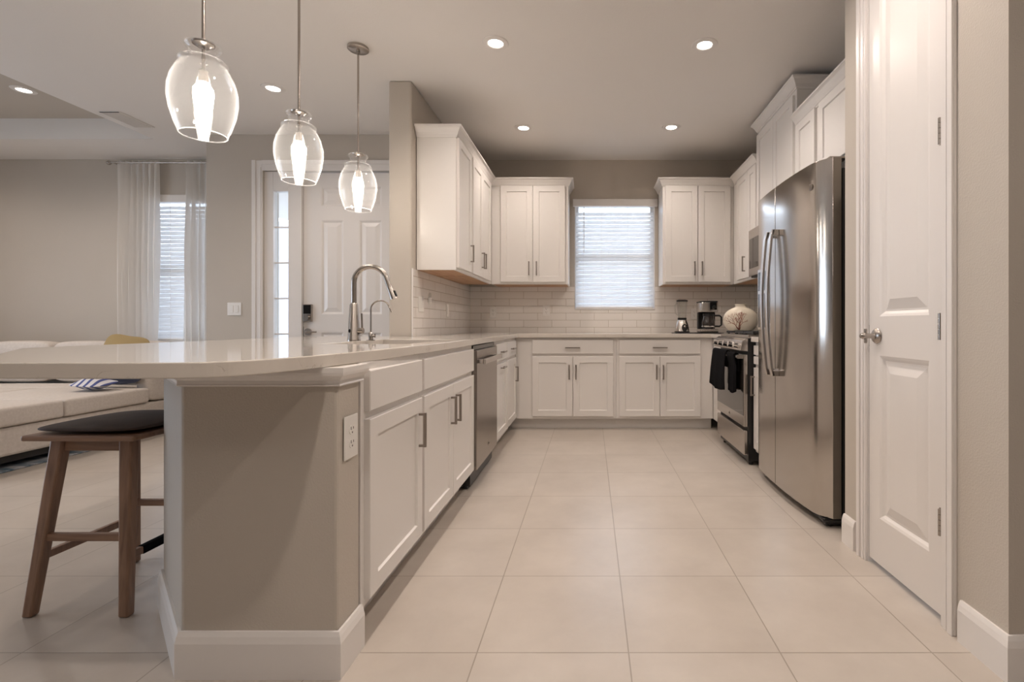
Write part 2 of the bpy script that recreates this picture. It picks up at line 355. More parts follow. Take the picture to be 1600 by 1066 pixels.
# unseen sides of the open plan, with the glass doors that give the bluish daylight
GY0, GY1, GT = .3, 3.1, 2.3
mb = MB(); mb.box(-7.2, -7.05, -4.1, GY0, 0, H - .001); mb.box(-7.2, -7.05, GY1, YV, 0, H - .001); mb.box(-7.2, -7.05, GY0, GY1, GT, H - .001)
structure(mb.build('wall_patio', 'wall'))
structure(MB().box(-7.2, 3.7, -4.2, -4.05, 0, H - .001).build('wall_rear', 'wall'))
structure(MB().box(3.55, 3.7, -4.04, 1.39, 0, H - .001).build('wall_dining', 'wall'))
w = empty_structure('window_3', (-7.12, (GY0 + GY1) / 2, 0))
mb = MB(); L_ = (GY1 - GY0) / 2
for y in (-L_ + .03, 0, L_ - .03): mb.box(-.03, .03, y - .03, y + .03, .05, GT)
mb.box(-.03, .03, -L_, L_, 0, .05); mb.box(-.03, .03, -L_, L_, GT - .05, GT); mb.build('window_frame', 'sill', w)
MB().box(-.004, .004, -L_ + .06, L_ - .06, .05, GT - .05).build('window_pane', 'pane', w)
portal((-7.22, (GY0 + GY1) / 2, GT / 2), (0, R(-90), 0), GT, GY1 - GY0)
# ---------------------------------------------------------------- baseboards and trim
def base_prof(h=.13, t=.016): return [(0, 0), (t, 0), (t, h - .03), (t * .75, h - .012), (t * .45, h), (0, h)]
def baseboard(name, path): return structure(MB().sweep(path, base_prof()).build(name, 'trim'))
pony_path = [(-1.52, 3.6), (-1.52, 1.772), (-1.166, 1.418), (-.72, 1.418), (-.72, 1.552)]
baseboard('baseboard_peninsula', pony_path)
baseboard('baseboard_pantry', [(PX, 2.30), (PX, 2.20)])
baseboard('baseboard_right', [(PX, 1.575), (PX, 1.40), (3.54, 1.40)])
baseboard('baseboard_entry', [(XV, YE), (SX0 - .105, YE)])
baseboard('baseboard_living_room', [(-7.04, YV), (XV - .001, YV)])
# pony wall of the peninsula
structure(MB().prism([(-.722, 1.418), (-1.166, 1.418), (-1.52, 1.772), (-1.52, 3.62), (-1.34, 3.62), (-1.34, 1.80), (-1.19, 1.65), (-1.19, 1.555), (-.722, 1.555)], 0, .880)
          .build('wall_peninsula', 'wall', bevel=.008))
structure(MB().sweep(pony_path[:-1] + [(-.72, 1.553)], [(0, .826), (.010, .826), (.012, .829), (.010, .833), (.010, .842), (.020, .852), (.028, .858), (.030, .866), (.030, .8802), (0, .8802)]).build('trim_1', 'trim'))
# ---------------------------------------------------------------- backsplash
mb = MB(); e = .008
for x0, x1, z0, z1 in ((XL, WX0 - .002, CT, 1.41), (WX1 + .002, XR, CT, 1.41), (WX0 - .002, WX1 + .002, CT, WZ0 - .002)): mb.box(x0, x1, YB - e, YB - .0003, z0 + .0005, z1)
mb.build('tile_backsplash', 'splash_x', wall_back)
MB().box(XL + .0003, XL + e, 3.632, YB - e, CT + .0005, 1.41).build('tile_backsplash', 'splash_y', wall_left)
MB().box(XR - e, XR - .0003, 3.34, YB - e, CT + .0005, 1.41).build('tile_backsplash', 'splash_y', wall_right)
MB().box(XL + .0003, XL + .011, 3.626, 3.632, CT + .0005, 1.415).build('edge_strip', 'trim', wall_left)
# ---------------------------------------------------------------- doors with raised panels
def panel_slab(mb, x0, x1, z0, z1, yf, yb, panels, ease=.018, field=.035, depth=.011):
    xs = sorted({x0, x1} | {p[0] for p in panels} | {p[1] for p in panels}); zs = sorted({z0, z1} | {p[2] for p in panels} | {p[3] for p in panels})
    for i in range(len(xs) - 1):
        for j in range(len(zs) - 1):
            a, b, c, d = xs[i], xs[i + 1], zs[j], zs[j + 1]
            if any(p[0] <= a + 1e-6 and p[1] >= b - 1e-6 and p[2] <= c + 1e-6 and p[3] >= d - 1e-6 for p in panels): continue
            mb.add([(a, yf, c), (b, yf, c), (b, yf, d), (a, yf, d)], [(0, 1, 2, 3)])
    for a, b, c, d in panels:
        rings = [(0, yf), (ease * .5, yf + depth * .35), (ease, yf + depth), (ease + .008, yf + depth), (ease + .008 + field, yf + .002)]
        vs = []
        for o, y in rings: vs += [(a + o, y, c + o), (b - o, y, c + o), (b - o, y, d - o), (a + o, y, d - o)]
        fs = [(k * 4 + q, k * 4 + (q + 1) % 4, k * 4 + 4 + (q + 1) % 4, k * 4 + 4 + q) for k in range(len(rings) - 1) for q in range(4)] + [tuple((len(rings) - 1) * 4 + q for q in range(4))]
        mb.add(vs, fs)
    mb.add([(x0, yf, z0), (x1, yf, z0), (x1, yf, z1), (x0, yf, z1), (x0, yb, z0), (x1, yb, z0), (x1, yb, z1), (x0, yb, z1)],
           [(0, 4, 5, 1), (1, 5, 6, 2), (2, 6, 7, 3), (3, 7, 4, 0), (4, 7, 6, 5)])
    return mb
def casing(mb, x0, x1, zt, w=.085, t=.018, y=0):
    # stepped casing legs and head around an opening x0..x1, proud of the wall at y
    for s_, xa in ((-1, x0), (1, x1)):
        mb.box(xa, xa + s_ * w, y - t * .6, y, 0, zt + w); mb.box(xa + s_ * w * .62, xa + s_ * w, y - t, y - t * .6, 0, zt + w); mb.box(xa + s_ * .012, xa + s_ * .03, y - t * .8, y - t * .6, 0, zt + .03)
    mb.box(x0, x1, y - t * .6, y, zt, zt + w); mb.box(x0, x1, y - t, y - t * .6, zt + w * .62, zt + w)
    return mb
# front door (door_1)
d = empty_structure('door_1', (0, YE, 0))
casing(MB(), SX0, DX1, DT, .095, .02).build('door_casing', 'trim', d, bevel=.003)
mb = MB(); pn = []
for x0, x1 in ((-2.535, -2.325), (-2.175, -1.965)):
    for z0, z1 in ((.24, .93), (1.10, 1.985), (2.115, 2.30)): pn.append((x0, x1, z0, z1))
panel_slab(mb, DX0 + .003, DX1 - .003, .012, DT - .012, .03, .075, pn); mb.build('door_slab', 'trim', d)
mb = MB(); mb.box(DX0 - .06, DX0 - .001, .0, .12, 0, DT - .002); mb.box(DX1 + .0, DX1 + .004, .0, .12, 0, DT - .002); mb.build('door_jamb', 'trim', d)
mb = MB(); mb.box(SX0, SX0 + .085, .015, .075, 0, DT - .001); mb.box(SX1 - .075, SX1, .015, .075, 0, DT - .001)
mb.box(SX0 + .085, SX1 - .075, .015, .075, 2.255, DT - .001); mb.box(SX0 + .085, SX1 - .075, .015, .075, 0, .245)
for z in (.58, .915, 1.25, 1.585, 1.92): mb.box(SX0 + .085, SX1 - .075, .035, .055, z - .007, z + .007)
mb.build('sidelight_frame', 'trim', d, bevel=.003)
MB().box(SX0 + .085, SX1 - .075, .043, .048, .245, 2.255).build('sidelight_pane', 'pane', d)
k = MB().box(-.042, .042, -.026, 0, 0, .165).build('deadbolt_keypad', 'nickel', d, bevel=.006, loc=(-2.652, .03, 1.03))
MB().box(-.034, .034, -.029, -.026, .075, .158).build('keypad_screen', 'blackgloss', k, bevel=.003)
MB().tube([(0, -.026, .04), (0, -.045, .04)], .024, 20).build('thumb_turn', 'nickel', k, smooth=True)
k = MB().tube([(0, 0, 0), (0, -.018, 0)], .033, 24).tube([(0, -.018, 0), (0, -.055, 0)], .012, 14).build('door_lever', 'nickel', d, smooth=True, loc=(-2.652, .03, .935))
MB().box(-.008, .105, -.062, -.048, -.009, .009).build('lever_arm', 'nickel', k, bevel=.004)
MB().box(DX0 + .0, DX0 + .004, .028, .031, .885, .985).build('latch_plate', 'black', d)
# pantry door (door_2) : local x along -Y
PY0, PY1 = 1.662, 2.108
d = empty_structure('door_2', (PX, PY1, 0), R(-90)); w_ = PY1 - PY0
casing(MB(), -.005, w_ + .005, 2.447, .060, .018).build('door_casing', 'trim', d, bevel=.003)
mb = MB(); mb.box(-.007, -.001, 0, .11, 0, 2.447); mb.box(w_ + .001, w_ + .007, 0, .11, 0, 2.447); mb.build('door_jamb', 'trim', d)
sl = panel_slab(MB(), .002, w_ - .002, .022, 2.44, .004, .040, [(.075, w_ - .072, .21, .875), (.075, w_ - .072, 1.035, 2.35)], .020, .04, .013).build('door_slab', 'trim', d)
for z in (.34, .995, 1.65, 2.30):
    h_ = MB()
    for q in range(5): h_.tube([(w_ - .004, -.006, z - .045 + q * .018), (w_ - .004, -.006, z - .045 + q * .018 + .0165)], .0065, 12)
    h_.box(w_ - .016, w_ - .004, -.001, .0035, z - .045, z + .045)
    h_.build('hinge', 'nickel', d, smooth=True)
kn = MB().lathe([(0, 0), (.030, 0), (.032, .004), (.026, .012), (.012, .016), (.0105, .02), (.0105, .05), (.013, .052), (.013, .060), (.008, .070), (0, .072)], seg=28).build('door_knob', 'nickel', d, smooth=True, loc=(.062, .003, .955), rot=(R(90), 0, 0))
MB().box(-.007, .007, -.030, .030, .044, .053).build('knob_lever', 'nickel', kn, bevel=.003)
MB().box(0, .002, .0035, .005, .91, 1.0).build('latch_plate', 'nickel', d)
# ---------------------------------------------------------------- windows with blinds
def window(name, x0, x1, z0, z1, yw, depth, pitch, tilt, wand=True):
    d = empty_structure(name, ((x0 + x1) / 2, yw, z0)); hw = (x1 - x0) / 2; hh = z1 - z0
    mb = MB(); y0, y1 = depth * .62, depth * .95
    mb.box(-hw, -hw + .04, y0, y1, 0, hh); mb.box(hw - .04, hw, y0, y1, 0, hh); mb.box(-hw + .04, hw - .04, y0, y1, 0, .04); mb.box(-hw + .04, hw - .04, y0, y1, hh - .04, hh)
    mb.box(-hw + .04, hw - .04, y0, y1, hh * .5 - .022, hh * .5 + .022)
    mb.build('window_frame', 'sill', d, bevel=.003)
    MB().box(-hw + .04, hw - .04, depth * .78, depth * .78 + .005, .04, hh - .04).build('window_pane', 'pane', d)
    mb = MB(); t = .004
    mb.box(-hw + .0005, -hw + t, 0, depth * .62, 0, hh); mb.box(hw - t, hw - .0005, 0, depth * .62, 0, hh); mb.box(-hw, hw, -.012, depth * .62, .0005, .012)
    mb.build('window_sill', 'trim', d, bevel=.002)
    mb = MB(); mb.box(-hw - .02, hw + .03, -.03, .03, hh - .055, hh + .025); mb.build('blind_valance', 'trim', d, bevel=.008)
    mb = MB(); n = int((hh - .09) / pitch); c, s_ = math.cos(tilt), math.sin(tilt); w_ = .025
    for i in range(n):
        z = .05 + i * pitch; jy = random.uniform(-.002, .002); a = tilt + random.uniform(-.05, .05); c, s_ = math.cos(a), math.sin(a)
        yc = depth * .3; xs = [(-hw + .012) + (2 * hw - .024) * q / 12 for q in range(13)]; vs = []
        for x in xs:
            wob = random.uniform(-.0016, .0016)
            for u, v in ((-w_, 0), (0, .003), (w_, 0), (w_, -.0025), (0, .0005), (-w_, -.0025)):
                vs.append((x, yc + jy + u * c - v * s_, z + u * s_ + v * c + wob))
        fs = [(q * 6 + k, q * 6 + (k + 1) % 6, q * 6 + 6 + (k + 1) % 6, q * 6 + 6 + k) for q in range(12) for k in range(6)] + [(5, 4, 3, 2, 1, 0), tuple(72 + k for k in range(6))]
        mb.add(vs, fs)
    mb.build('blind_slats', 'slat', d)
    mb = MB(); mb.box(-hw + .012, hw - .012, depth * .3 - .02, depth * .3 + .02, .014, .032); mb.build('blind_bottom_rail', 'trim', d, bevel=.004)
    mb = MB()
    for x in (-hw * .33, hw * .33, -hw + .09, hw - .06): mb.tube([(x, depth * .3 - .027, .03), (x, depth * .3 - .027, hh - .05)], .0012, 6)
    mb.build('ladder_cord', 'trim', d)
    if wand: MB().tube([(-hw + .10, depth * .3 - .036, hh - .06), (-hw + .10, depth * .3 - .036, hh - .56)], .004, 10).build('tilt_wand', 'plate', d, smooth=True)
    portal((d.location.x, yw + depth + .02, z0 + hh / 2), (R(90), 0, 0), 2 * hw, hh)
    return d
window('window_1', WX0, WX1, WZ0, WZ1, YB, .13, .0450, R(58))
window('window_2', LX0, LX1, LZ0, LZ1, YV, .13, .0450, R(60), wand=False)
# portal for the sidelight
portal(((SX0 + SX1) / 2, YE + .2, 1.25), (R(90), 0, 0), .16, 2.1)
# ---------------------------------------------------------------- cabinets
def shaker(mb, x0, x1, z0, z1, t=.02, st=.058, rec=.009):
    yf = -t; a = [(x0, z0), (x1, z0), (x1, z1), (x0, z1)]
    def ring(o, y): return [(x0 + o, y, z0 + o), (x1 - o, y, z0 + o), (x1 - o, y, z1 - o), (x0 + o, y, z1 - o)]
    vs = ring(0, 0) + ring(0, yf + .002) + ring(.002, yf) + ring(st, yf) + ring(st + .003, yf + rec)
    fs = [(k * 4 + q, k * 4 + (q + 1) % 4, k * 4 + 4 + (q + 1) % 4, k * 4 + 4 + q) for k in range(4) for q in range(4)] + [(16, 17, 18, 19), (3, 2, 1, 0)]
    return mb.add(vs, fs)
def slab(mb, x0, x1, z0, z1, t=.02):
    def ring(o, y): return [(x0 + o, y, z0 + o), (x1 - o, y, z0 + o), (x1 - o, y, z1 - o), (x0 + o, y, z1 - o)]
    vs = ring(0, 0) + ring(0, -t + .003) + ring(.003, -t)
    fs = [(k * 4 + q, k * 4 + (q + 1) % 4, k * 4 + 4 + (q + 1) % 4, k * 4 + 4 + q) for k in range(2) for q in range(4)] + [(8, 9, 10, 11), (3, 2, 1, 0)]
    return mb.add(vs, fs)
def pull(parent, x, z, vert=True, ln=.14, t=.02):
    mb = MB(); h = ln / 2; y0, y1 = -t - .030, -t - .0185
    if vert:
        mb.box(x - .0055, x + .0055, y0, y1, z - h, z + h)
        for q in (-1, 1): mb.box(x - .0045, x + .0045, y1, -t, z + q * (h - .006) - .005, z + q * (h - .006) + .005)
    else:
        mb.box(x - h, x + h, y0, y1, z - .0055, z + .0055)
        for q in (-1, 1): mb.box(x + q * (h - .006) - .005, x + q * (h - .006) + .005, y1, -t, z - .0045, z + .0045)
    return mb.build('handle', 'pull', parent, bevel=.0012)
def cabinet(name, label, loc, rot, w, dep, z0, z1, fronts, toe=None, crown=None, under=False, group=None, toe_r=None):
    t = thing(name, label, 'cabinet', loc, rot, group)
    MB().box(.0005, w - .0005, 0, dep - .003, z0, z1).build('carcass', 'white', t, bevel=.0015)
    if toe: MB().box(toe[0], toe[1], .075, dep - .01, 0, z0 - .0005).build('toe_kick', 'white', t)
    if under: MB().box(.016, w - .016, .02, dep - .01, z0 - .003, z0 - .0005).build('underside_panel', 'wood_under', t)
    for f in fronts:
        kind, x0, x1, a, b = f[:5]; mb = MB()
        (shaker if kind == 'door' else slab)(mb, x0, x1, a, b)
        p = mb.build(kind, 'white', t)
        if len(f) > 5 and f[5]:
            hk, hx, hz = f[5]; pull(p, hx, hz, hk == 'v')
    if crown:
        path, zt = crown; hh = .068
        prof = [(-.002, zt - hh - .012), (.006, zt - hh - .012), (.010, zt - hh), (.014, zt - hh), (.020, zt - hh + .018), (.036, zt - .022), (.046, zt - .014), (.050, zt - .012), (.050, zt), (-.002, zt)]
        MB().sweep(path, prof).build('crown_moulding', 'white', t)
    return t
Z0, ZC = .104, .8805
DB, DTp, D0, D1 = .129, .700, .725, .856           # door bottom, door top, drawer bottom, drawer top
rL = R(90); XF = -.72
BG = 'white base cabinets under the countertop'; UG = 'white wall cabinets'
def left(Y): return (XF, Y, 0)
# left run: local x = Y - Yroot
y = 1.558
cabinet('base_cabinet', 'white base cabinet nearest the peninsula end, single tall door under a plain false drawer front', left(y), rL, 2.085 - y, .466, Z0, ZC,
        [('drawer_front', 1.582 - y, 2.072 - y, D0, D1), ('door', 1.582 - y, 2.072 - y, DB, DTp, ('v', 2.030 - y, .572))], toe=(0.03, .527), group=BG)
y = 2.086
cabinet('sink_cabinet', 'white sink cabinet with paired doors between the single door cabinet and the dishwasher', left(y), rL, 3.01 - y, .585, Z0, .70 + .005,
        [('door', 2.10 - y, 2.537 - y, DB, DTp, ('v', 2.497 - y, .572)), ('door', 2.543 - y, 2.985 - y, DB, DTp, ('v', 2.583 - y, .572))], toe=(0, .92), group=BG)
sc = [o for o in bpy.data.objects if o.name.startswith('sink_cabinet')][0]
mb = MB(); mb.box(.0005, .9235, 0, .018, .705, ZC); mb.build('face_rail', 'white', sc, bevel=.0015)
slab(MB(), 2.10 - y, 2.985 - y, D0, D1).build('drawer_front', 'white', sc)
y = 3.695
cabinet('base_cabinet', 'white base cabinet with two drawers over two doors between the dishwasher and the corner', left(y), rL, 4.74 - y, .585, Z0, ZC,
        [('drawer', 3.71 - y, 4.17 - y, D0, D1, ('h', 3.94 - y, .79)), ('drawer', 4.19 - y, 4.68 - y, D0, D1, ('h', 4.435 - y, .79)),
         ('door', 3.71 - y, 4.17 - y, DB, DTp, ('h', 3.94 - y, .665)), ('door', 4.19 - y, 4.68 - y, DB, DTp, ('v', 4.63 - y, .545))], toe=(0, 1.10), group=BG)
YF = 4.76
x = XF
cabinet('base_cabinet', 'white base cabinet below the left half of the kitchen window, wide drawer over two doors', (x, YF, 0), 0, .243 - x, .60, Z0, ZC,
        [('drawer', -.557 - x, .216 - x, D0, D1, ('h', -.17 - x, .785)), ('door', -.557 - x, -.1735 - x, DB, DTp, ('v', -.204 - x, .552)), ('door', -.1675 - x, .216 - x, DB, DTp, ('v', -.140 - x, .552))],
        toe=(-.07, .963), group=BG)
x = .2435
cabinet('base_cabinet', 'white base cabinet left of the oven below the blender, wide drawer over two doors', (x, YF, 0), 0, 1.168 - x, .60, Z0, ZC,
        [('drawer', .272 - x, 1.046 - x, D0, D1, ('h', .659 - x, .785)), ('door', .272 - x, .656 - x, DB, DTp, ('v', .626 - x, .552)), ('door', .662 - x, 1.046 - x, DB, DTp, ('v', .690 - x, .552))],
        toe=(0, .925), group=BG)
rR = R(-90)
cabinet('base_cabinet', 'narrow white base cabinet squeezed between the oven and the refrigerator', (1.17, 3.528, 0), rR, .17, .595, Z0, ZC,
        [('drawer', .012, .158, .79, D1), ('drawer', .012, .158, D0, .78), ('door', .012, .158, DB, DTp, ('v', .035, .572))], toe=(.02, .17), group=BG)
# blind corner base on the right, behind the oven
cabinet('base_cabinet', 'white blind corner base cabinet end seen just left of the oven', (1.17, 4.755, 0), rR, .455, .595, Z0, ZC, [], toe=(0, .45), group=BG)
# wall cabinets
UZ = 1.412; UT = 2.425; CR = 2.482; xF = -1.005
Yn = 3.715
cabinet('wall_cabinet', 'white wall cabinet on the left wall with one door, nearest the pendant lamps', (xF, Yn, 0), rL, 4.148 - Yn, .298, UZ, UT,
        [('door', .018, 4.13 - Yn, UZ + .022, 2.405, ('v', 4.085 - Yn, 1.585))], under=True, group=UG, crown=([(0, .295), (0, 0), (4.1475 - Yn, 0)], CR))
cabinet('wall_cabinet', 'white wall cabinet on the left wall with two doors, next to the corner', (xF, 4.149, 0), rL, 5.035 - 4.149, .298, UZ, UT,
        [('door', .03, .395, UZ + .022, 2.405, ('v', .355, 1.585)), ('door', .401, .79, UZ + .022, 2.405, ('v', .435, 1.585))], under=True, group=UG, crown=([(0, 0), (.84, 0)], CR))
UY = 5.04
x = -1.004
cabinet('wall_cabinet', 'white two door wall cabinet on the back wall left of the window', (x, UY, 0), 0, -.226 - x, .325, UZ, UT,
        [('door', -.910 - x, -.587 - x, UZ + .022, 2.405, ('v', -.622 - x, 1.57)), ('door', -.581 - x, -.258 - x, UZ + .022, 2.405, ('v', -.546 - x, 1.57))], under=True, group=UG,
        crown=([(0.0, 0), (-.226 - x, 0), (-.226 - x, .32)], CR))
x = .728
cabinet('wall_cabinet', 'white two door wall cabinet on the back wall right of the window', (x, UY, 0), 0, 1.444 - x, .325, UZ, UT,
        [('door', .755 - x, 1.079 - x, UZ + .022, 2.405, ('v', 1.045 - x, 1.57)), ('door', 1.085 - x, 1.410 - x, UZ + .022, 2.405, ('v', 1.120 - x, 1.57))], under=True, group=UG,
        crown=([(0, .32), (0, 0), (1.444 - x, 0)], CR))
xR_ = 1.445; yc = 5.035
cabinet('wall_cabinet', 'white wall cabinet on the right wall between the corner and the microwave', (xR_, yc, 0), rR, yc - 4.296, .32, UZ, UT,
        [('door', yc - 4.87, yc - 4.535, UZ + .022, 2.405, ('v', yc - 4.60, 1.565)), ('door', yc - 4.529, yc - 4.31, UZ + .022, 2.405)], under=True, group=UG, crown=([(.05, 0), (yc - 4.30, 0)], CR))
cabinet('wall_cabinet', 'raised white wall cabinet above the microwave, reaching nearly to the ceiling', (xR_, 4.294, 0), rR, 4.294 - 3.49, .32, 1.815, 2.68,
        [('door', .014, .395, 1.835, 2.625), ('door', .401, .775, 1.835, 2.625)], group=UG, crown=([(0, .315), (0, 0), (.804, 0), (.804, .315)], 2.735))
cabinet('wall_cabinet', 'narrow white wall cabinet between the raised microwave cabinet and the one over the refrigerator', (xR_, 3.488, 0), rR, 3.488 - 3.15, .32, 1.95, 2.41,
        [('door', .02, 3.488 - 3.178, 1.965, 2.39)], group=UG, crown=([(0, 0), (.338, 0)], 2.465))
cabinet('wall_cabinet', 'white wall cabinet directly over the refrigerator', (xR_, 3.149, 0), rR, 3.149 - 2.31, .32, 1.95, 2.41,
        [('door', .03, .42, 1.965, 2.39), ('door', .426, .815, 1.965, 2.39)], group=UG, crown=([(0, 0), (.838, 0)], 2.465))
# ---------------------------------------------------------------- countertop
def counter(name, outline, hole=None):
    bm = bmesh.new()
    def loop(pts):
        vs = [bm.verts.new((x, y, CB)) for x, y in pts]; return [bm.edges.new((vs[i], vs[(i + 1) % len(vs)])) for i in range(len(vs))]
    es = loop(outline) + (loop(hole) if hole else [])
    bmesh.ops.triangle_fill(bm, use_beauty=True, use_dissolve=True, edges=es)
    bmesh.ops.recalc_face_normals(bm, faces=bm.faces)
    r = bmesh.ops.extrude_face_region(bm, geom=list(bm.faces)); bmesh.ops.translate(bm, verts=[v for v in r['geom'] if isinstance(v, bmesh.types.BMVert)], vec=(0, 0, CT - CB))
    bmesh.ops.recalc_face_normals(bm, faces=bm.faces)
    me = bpy.data.meshes.new(name); bm.to_mesh(me); bm.free(); me.materials.append(M['quartz'])
    o = bpy.data.objects.new(name, me); COL.objects.link(o)
    b = o.modifiers.new('bevel', 'BEVEL'); b.width = .003; b.segments = 2; b.limit_method = 'ANGLE'; b.angle_limit = R(40)
    return o
def catmull(pts, n=6):
    out = []
    for i in range(len(pts) - 1):
        p0, p1, p2, p3 = [Vector(pts[max(0, min(len(pts) - 1, j))]) for j in (i - 1, i, i + 1, i + 2)]
        for k in range(n):
            t = k / n; out.append(tuple(.5 * ((2 * p1) + (-p0 + p2) * t + (2 * p0 - 5 * p1 + 4 * p2 - p3) * t * t + (-p0 + 3 * p1 - 3 * p2 + p3) * t ** 3)))
    out.append(tuple(pts[-1])); return out
curve = catmull([(-1.00, 1.095), (-.90, 1.104), (-.83, 1.14), (-.78, 1.24), (-.745, 1.40), (-.722, 1.62), (-.705, 1.95), (-.695, 2.4)])
SKX0, SKX1, SKY0, SKY1 = -1.20, -.80, 2.17, 2.88
ol = [(1.135, 4.72), (1.135, 4.298), (1.768, 4.298), (1.768, YB - .0095), (XL + .0095, YB - .0095), (XL + .0095, 3.618), (-2.03, 3.618), (-2.045, 3.60), (-2.045, 1.82), (-2.03, 1.775), (-1.40, 1.108), (-1.36, 1.095)] + curve + [(-.69, 4.72)]
tag(counter('countertop', ol, [(SKX0, SKY0), (SKX1, SKY0), (SKX1, SKY1), (SKX0, SKY1)]), 'pale quartz countertop wrapping from the peninsula around the back of the kitchen', 'countertop')
tag(counter('countertop', [(1.135, 3.355), (1.768, 3.355), (1.768, 3.53), (1.135, 3.53)]), 'small strip of pale quartz countertop between the oven and the refrigerator', 'countertop')
# sink
mb = MB(); t = .004; zb = .71
mb.box(SKX0 - .012, SKX0 - .001, SKY0 - .012, SKY1 + .012, zb, CB - .0006); mb.box(SKX1 + .001, SKX1 + .012, SKY0 - .012, SKY1 + .012, zb, CB - .0006)
mb.box(SKX0 - .001, SKX1 + .001, SKY0 - .012, SKY0 - .001, zb, CB - .0006); mb.box(SKX0 - .001, SKX1 + .001, SKY1 + .001, SKY1 + .012, zb, CB - .0006); mb.box(SKX0 - .012, SKX1 + .012, SKY0 - .012, SKY1 + .012, zb - .003, zb)
s = thing('sink', 'undermount stainless sink set into the peninsula countertop beside the faucet', 'sink', (0, 0, 0))
mb.build('basin', 'steelx', s); MB().lathe([(0, .001), (.04, .001), (.045, .004), (.03, .006), (0, .005)], ((SKX0 + SKX1) / 2, 2.52, zb)).build('drain', 'chrome', s, smooth=True)
# faucet
f = thing('kitchen_faucet', 'tall brushed nickel gooseneck faucet with a pull-down spray head', 'faucet', (-1.265, 2.66, CT))
MB().lathe([(0, 0), (.033, 0), (.033, .004), (.031, .008), (.0205, .19), (.0155, .20), (0, .20)]).build('base', 'nickel', f, smooth=True)
arc = [(0, 0, .195), (0, 0, .31)] + [(.088 - .088 * math.cos(a), 0, .31 + .085 * math.sin(a)) for a in [R(q) for q in range(12, 169, 12)]] + [(.190, 0, .285)]
MB().tube(arc, .0135, 18).build('spout', 'nickel', f, smooth=True)
h = MB().tube([(.1885, 0, .288), (.199, 0, .262), (.215, 0, .222)], [.0145, .016, .0205], 18).build('spray_head', 'nickel', f, smooth=True)
MB().box(-.004, .004, -.007, .007, -.016, .016).build('spray_button', 'black', h, bevel=.002, loc=(.2235, -.004, .252), rot=(0, R(-22), 0))
h = MB().tube([(.024, 0, .052), (.050, 0, .052)], .0155, 18).build('handle_hub', 'nickel', f, smooth=True)
MB().tube([(.044, 0, .062), (.041, 0, .145)], .0048, 12).build('handle_lever', 'nickel', h, smooth=True)
MB().lathe([(0, 0), (.007, 0), (.006, .002), (0, .002)], seg=16, sy=1.5).build('sensor', 'blackgloss', f, smooth=True, loc=(-.010, -.0265, .052), rot=(R(90), 0, 0))
f = thing('filter_faucet', 'slim small gooseneck water filter faucet behind the sink', 'faucet', (-1.175, 2.66, CT))
MB().lathe([(0, 0), (.022, 0), (.022, .003), (.012, .006), (.012, .038), (.008, .044), (0, .044)]).build('base', 'nickel', f, smooth=True)
MB().tube([(0, 0, .04), (0, 0, .165)] + [(.052 - .052 * math.cos(a), 0, .165 + .048 * math.sin(a)) for a in [R(q) for q in range(15, 150, 15)]] + [(.112, 0, .152)], .0042, 12).build('spout', 'nickel', f, smooth=True)
MB().tube([(.010, 0, .026), (.024, 0, .024)], .006, 12).tube([(.022, 0, .016), (.022, 0, .036)], .004, 10).build('handle_lever', 'nickel', f, smooth=True)
# ---------------------------------------------------------------- dishwasher
d = thing('dishwasher', 'stainless steel dishwasher built into the left cabinet run', 'dishwasher', (XF, 3.015, 0), rL); w_ = .672
MB().box(.004, w_ - .004, .012, .57, .02, .872).build('tub', 'black', d)
MB().box(.010, w_ - .008, -.028, .011, .115, .845).build('door', 'steeldark', d, bevel=.004)
MB().box(.006, w_ - .006, -.006, .011, .847, .872).build('control_strip', 'blackgloss', d)
MB().box(.01, w_ - .01, .03, .05, .003, .10).build('toe_panel', 'black', d)
hd = MB(); hd.box(.05, w_ - .04, -.072, -.058, .758, .792)
for q in (.055, w_ - .075): hd.box(q, q + .03, -.058, -.029, .762, .788)
hd.build('handle', 'steellight', d, bevel=.004)
lg = MB().lathe([(0, 0), (.014, 0), (.013, .0015), (0, .0015)], seg=24).build('badge', 'nickel', d, smooth=True, loc=(.36, -.0285, .20), rot=(R(90), 0, 0))
text(lg, 'emblem', 'GE', .014, 'dark', (0, 0, .002), (0, 0, 0))
# ---------------------------------------------------------------- oven range
YR0 = 4.292; XRG = 1.09
g = thing('oven_range', 'freestanding stainless gas oven range on the right side of the kitchen', 'oven', (XRG, YR0, 0), rR); w_ = .755
MB().box(.001, w_ - .001, .03, .665, .03, .905).build('body', 'black', g, bevel=.002)
for xx, yy in ((.04, .06), (w_ - .04, .06), (.04, .6), (w_ - .04, .6)): MB().tube([(xx, yy, 0), (xx, yy, .0295)], .015, 12).build('levelling_foot', 'black', g)
MB().box(.006, w_ - .006, 0, .029, .073, .249).build('storage_drawer', 'steelx', g, bevel=.006)
dr = MB().box(.006, w_ - .006, 0, .029, .274, .790).build('door', 'steelx', g, bevel=.004)
MB().box(.012, w_ - .012, -.002, -.0003, .352, .752).build('door_glass', 'ovenglass', dr, bevel=.001)
hd = MB(); hd.tube([(.03, -.040, .775), (w_ - .012, -.040, .775)], .012, 14)
for q in (.055, w_ - .03): hd.box(q - .02, q + .015, -.042, -.0005, .760, .788)
hd.build('handle', 'steellight', dr, smooth=True)
lg = MB().lathe([(0, 0), (.014, 0), (.013, .0015), (0, .0015)], seg=24).build('badge', 'nickel', dr, smooth=True, loc=(w_ / 2, -.0005, .312), rot=(R(90), 0, 0))
text(lg, 'emblem', 'GE', .014, 'dark', (0, 0, .002), (0, 0, 0))
mb = MB(); ys = [(-.028, .818), (.029, .812), (.029, .905), (.012, .905), (-.012, .888)]
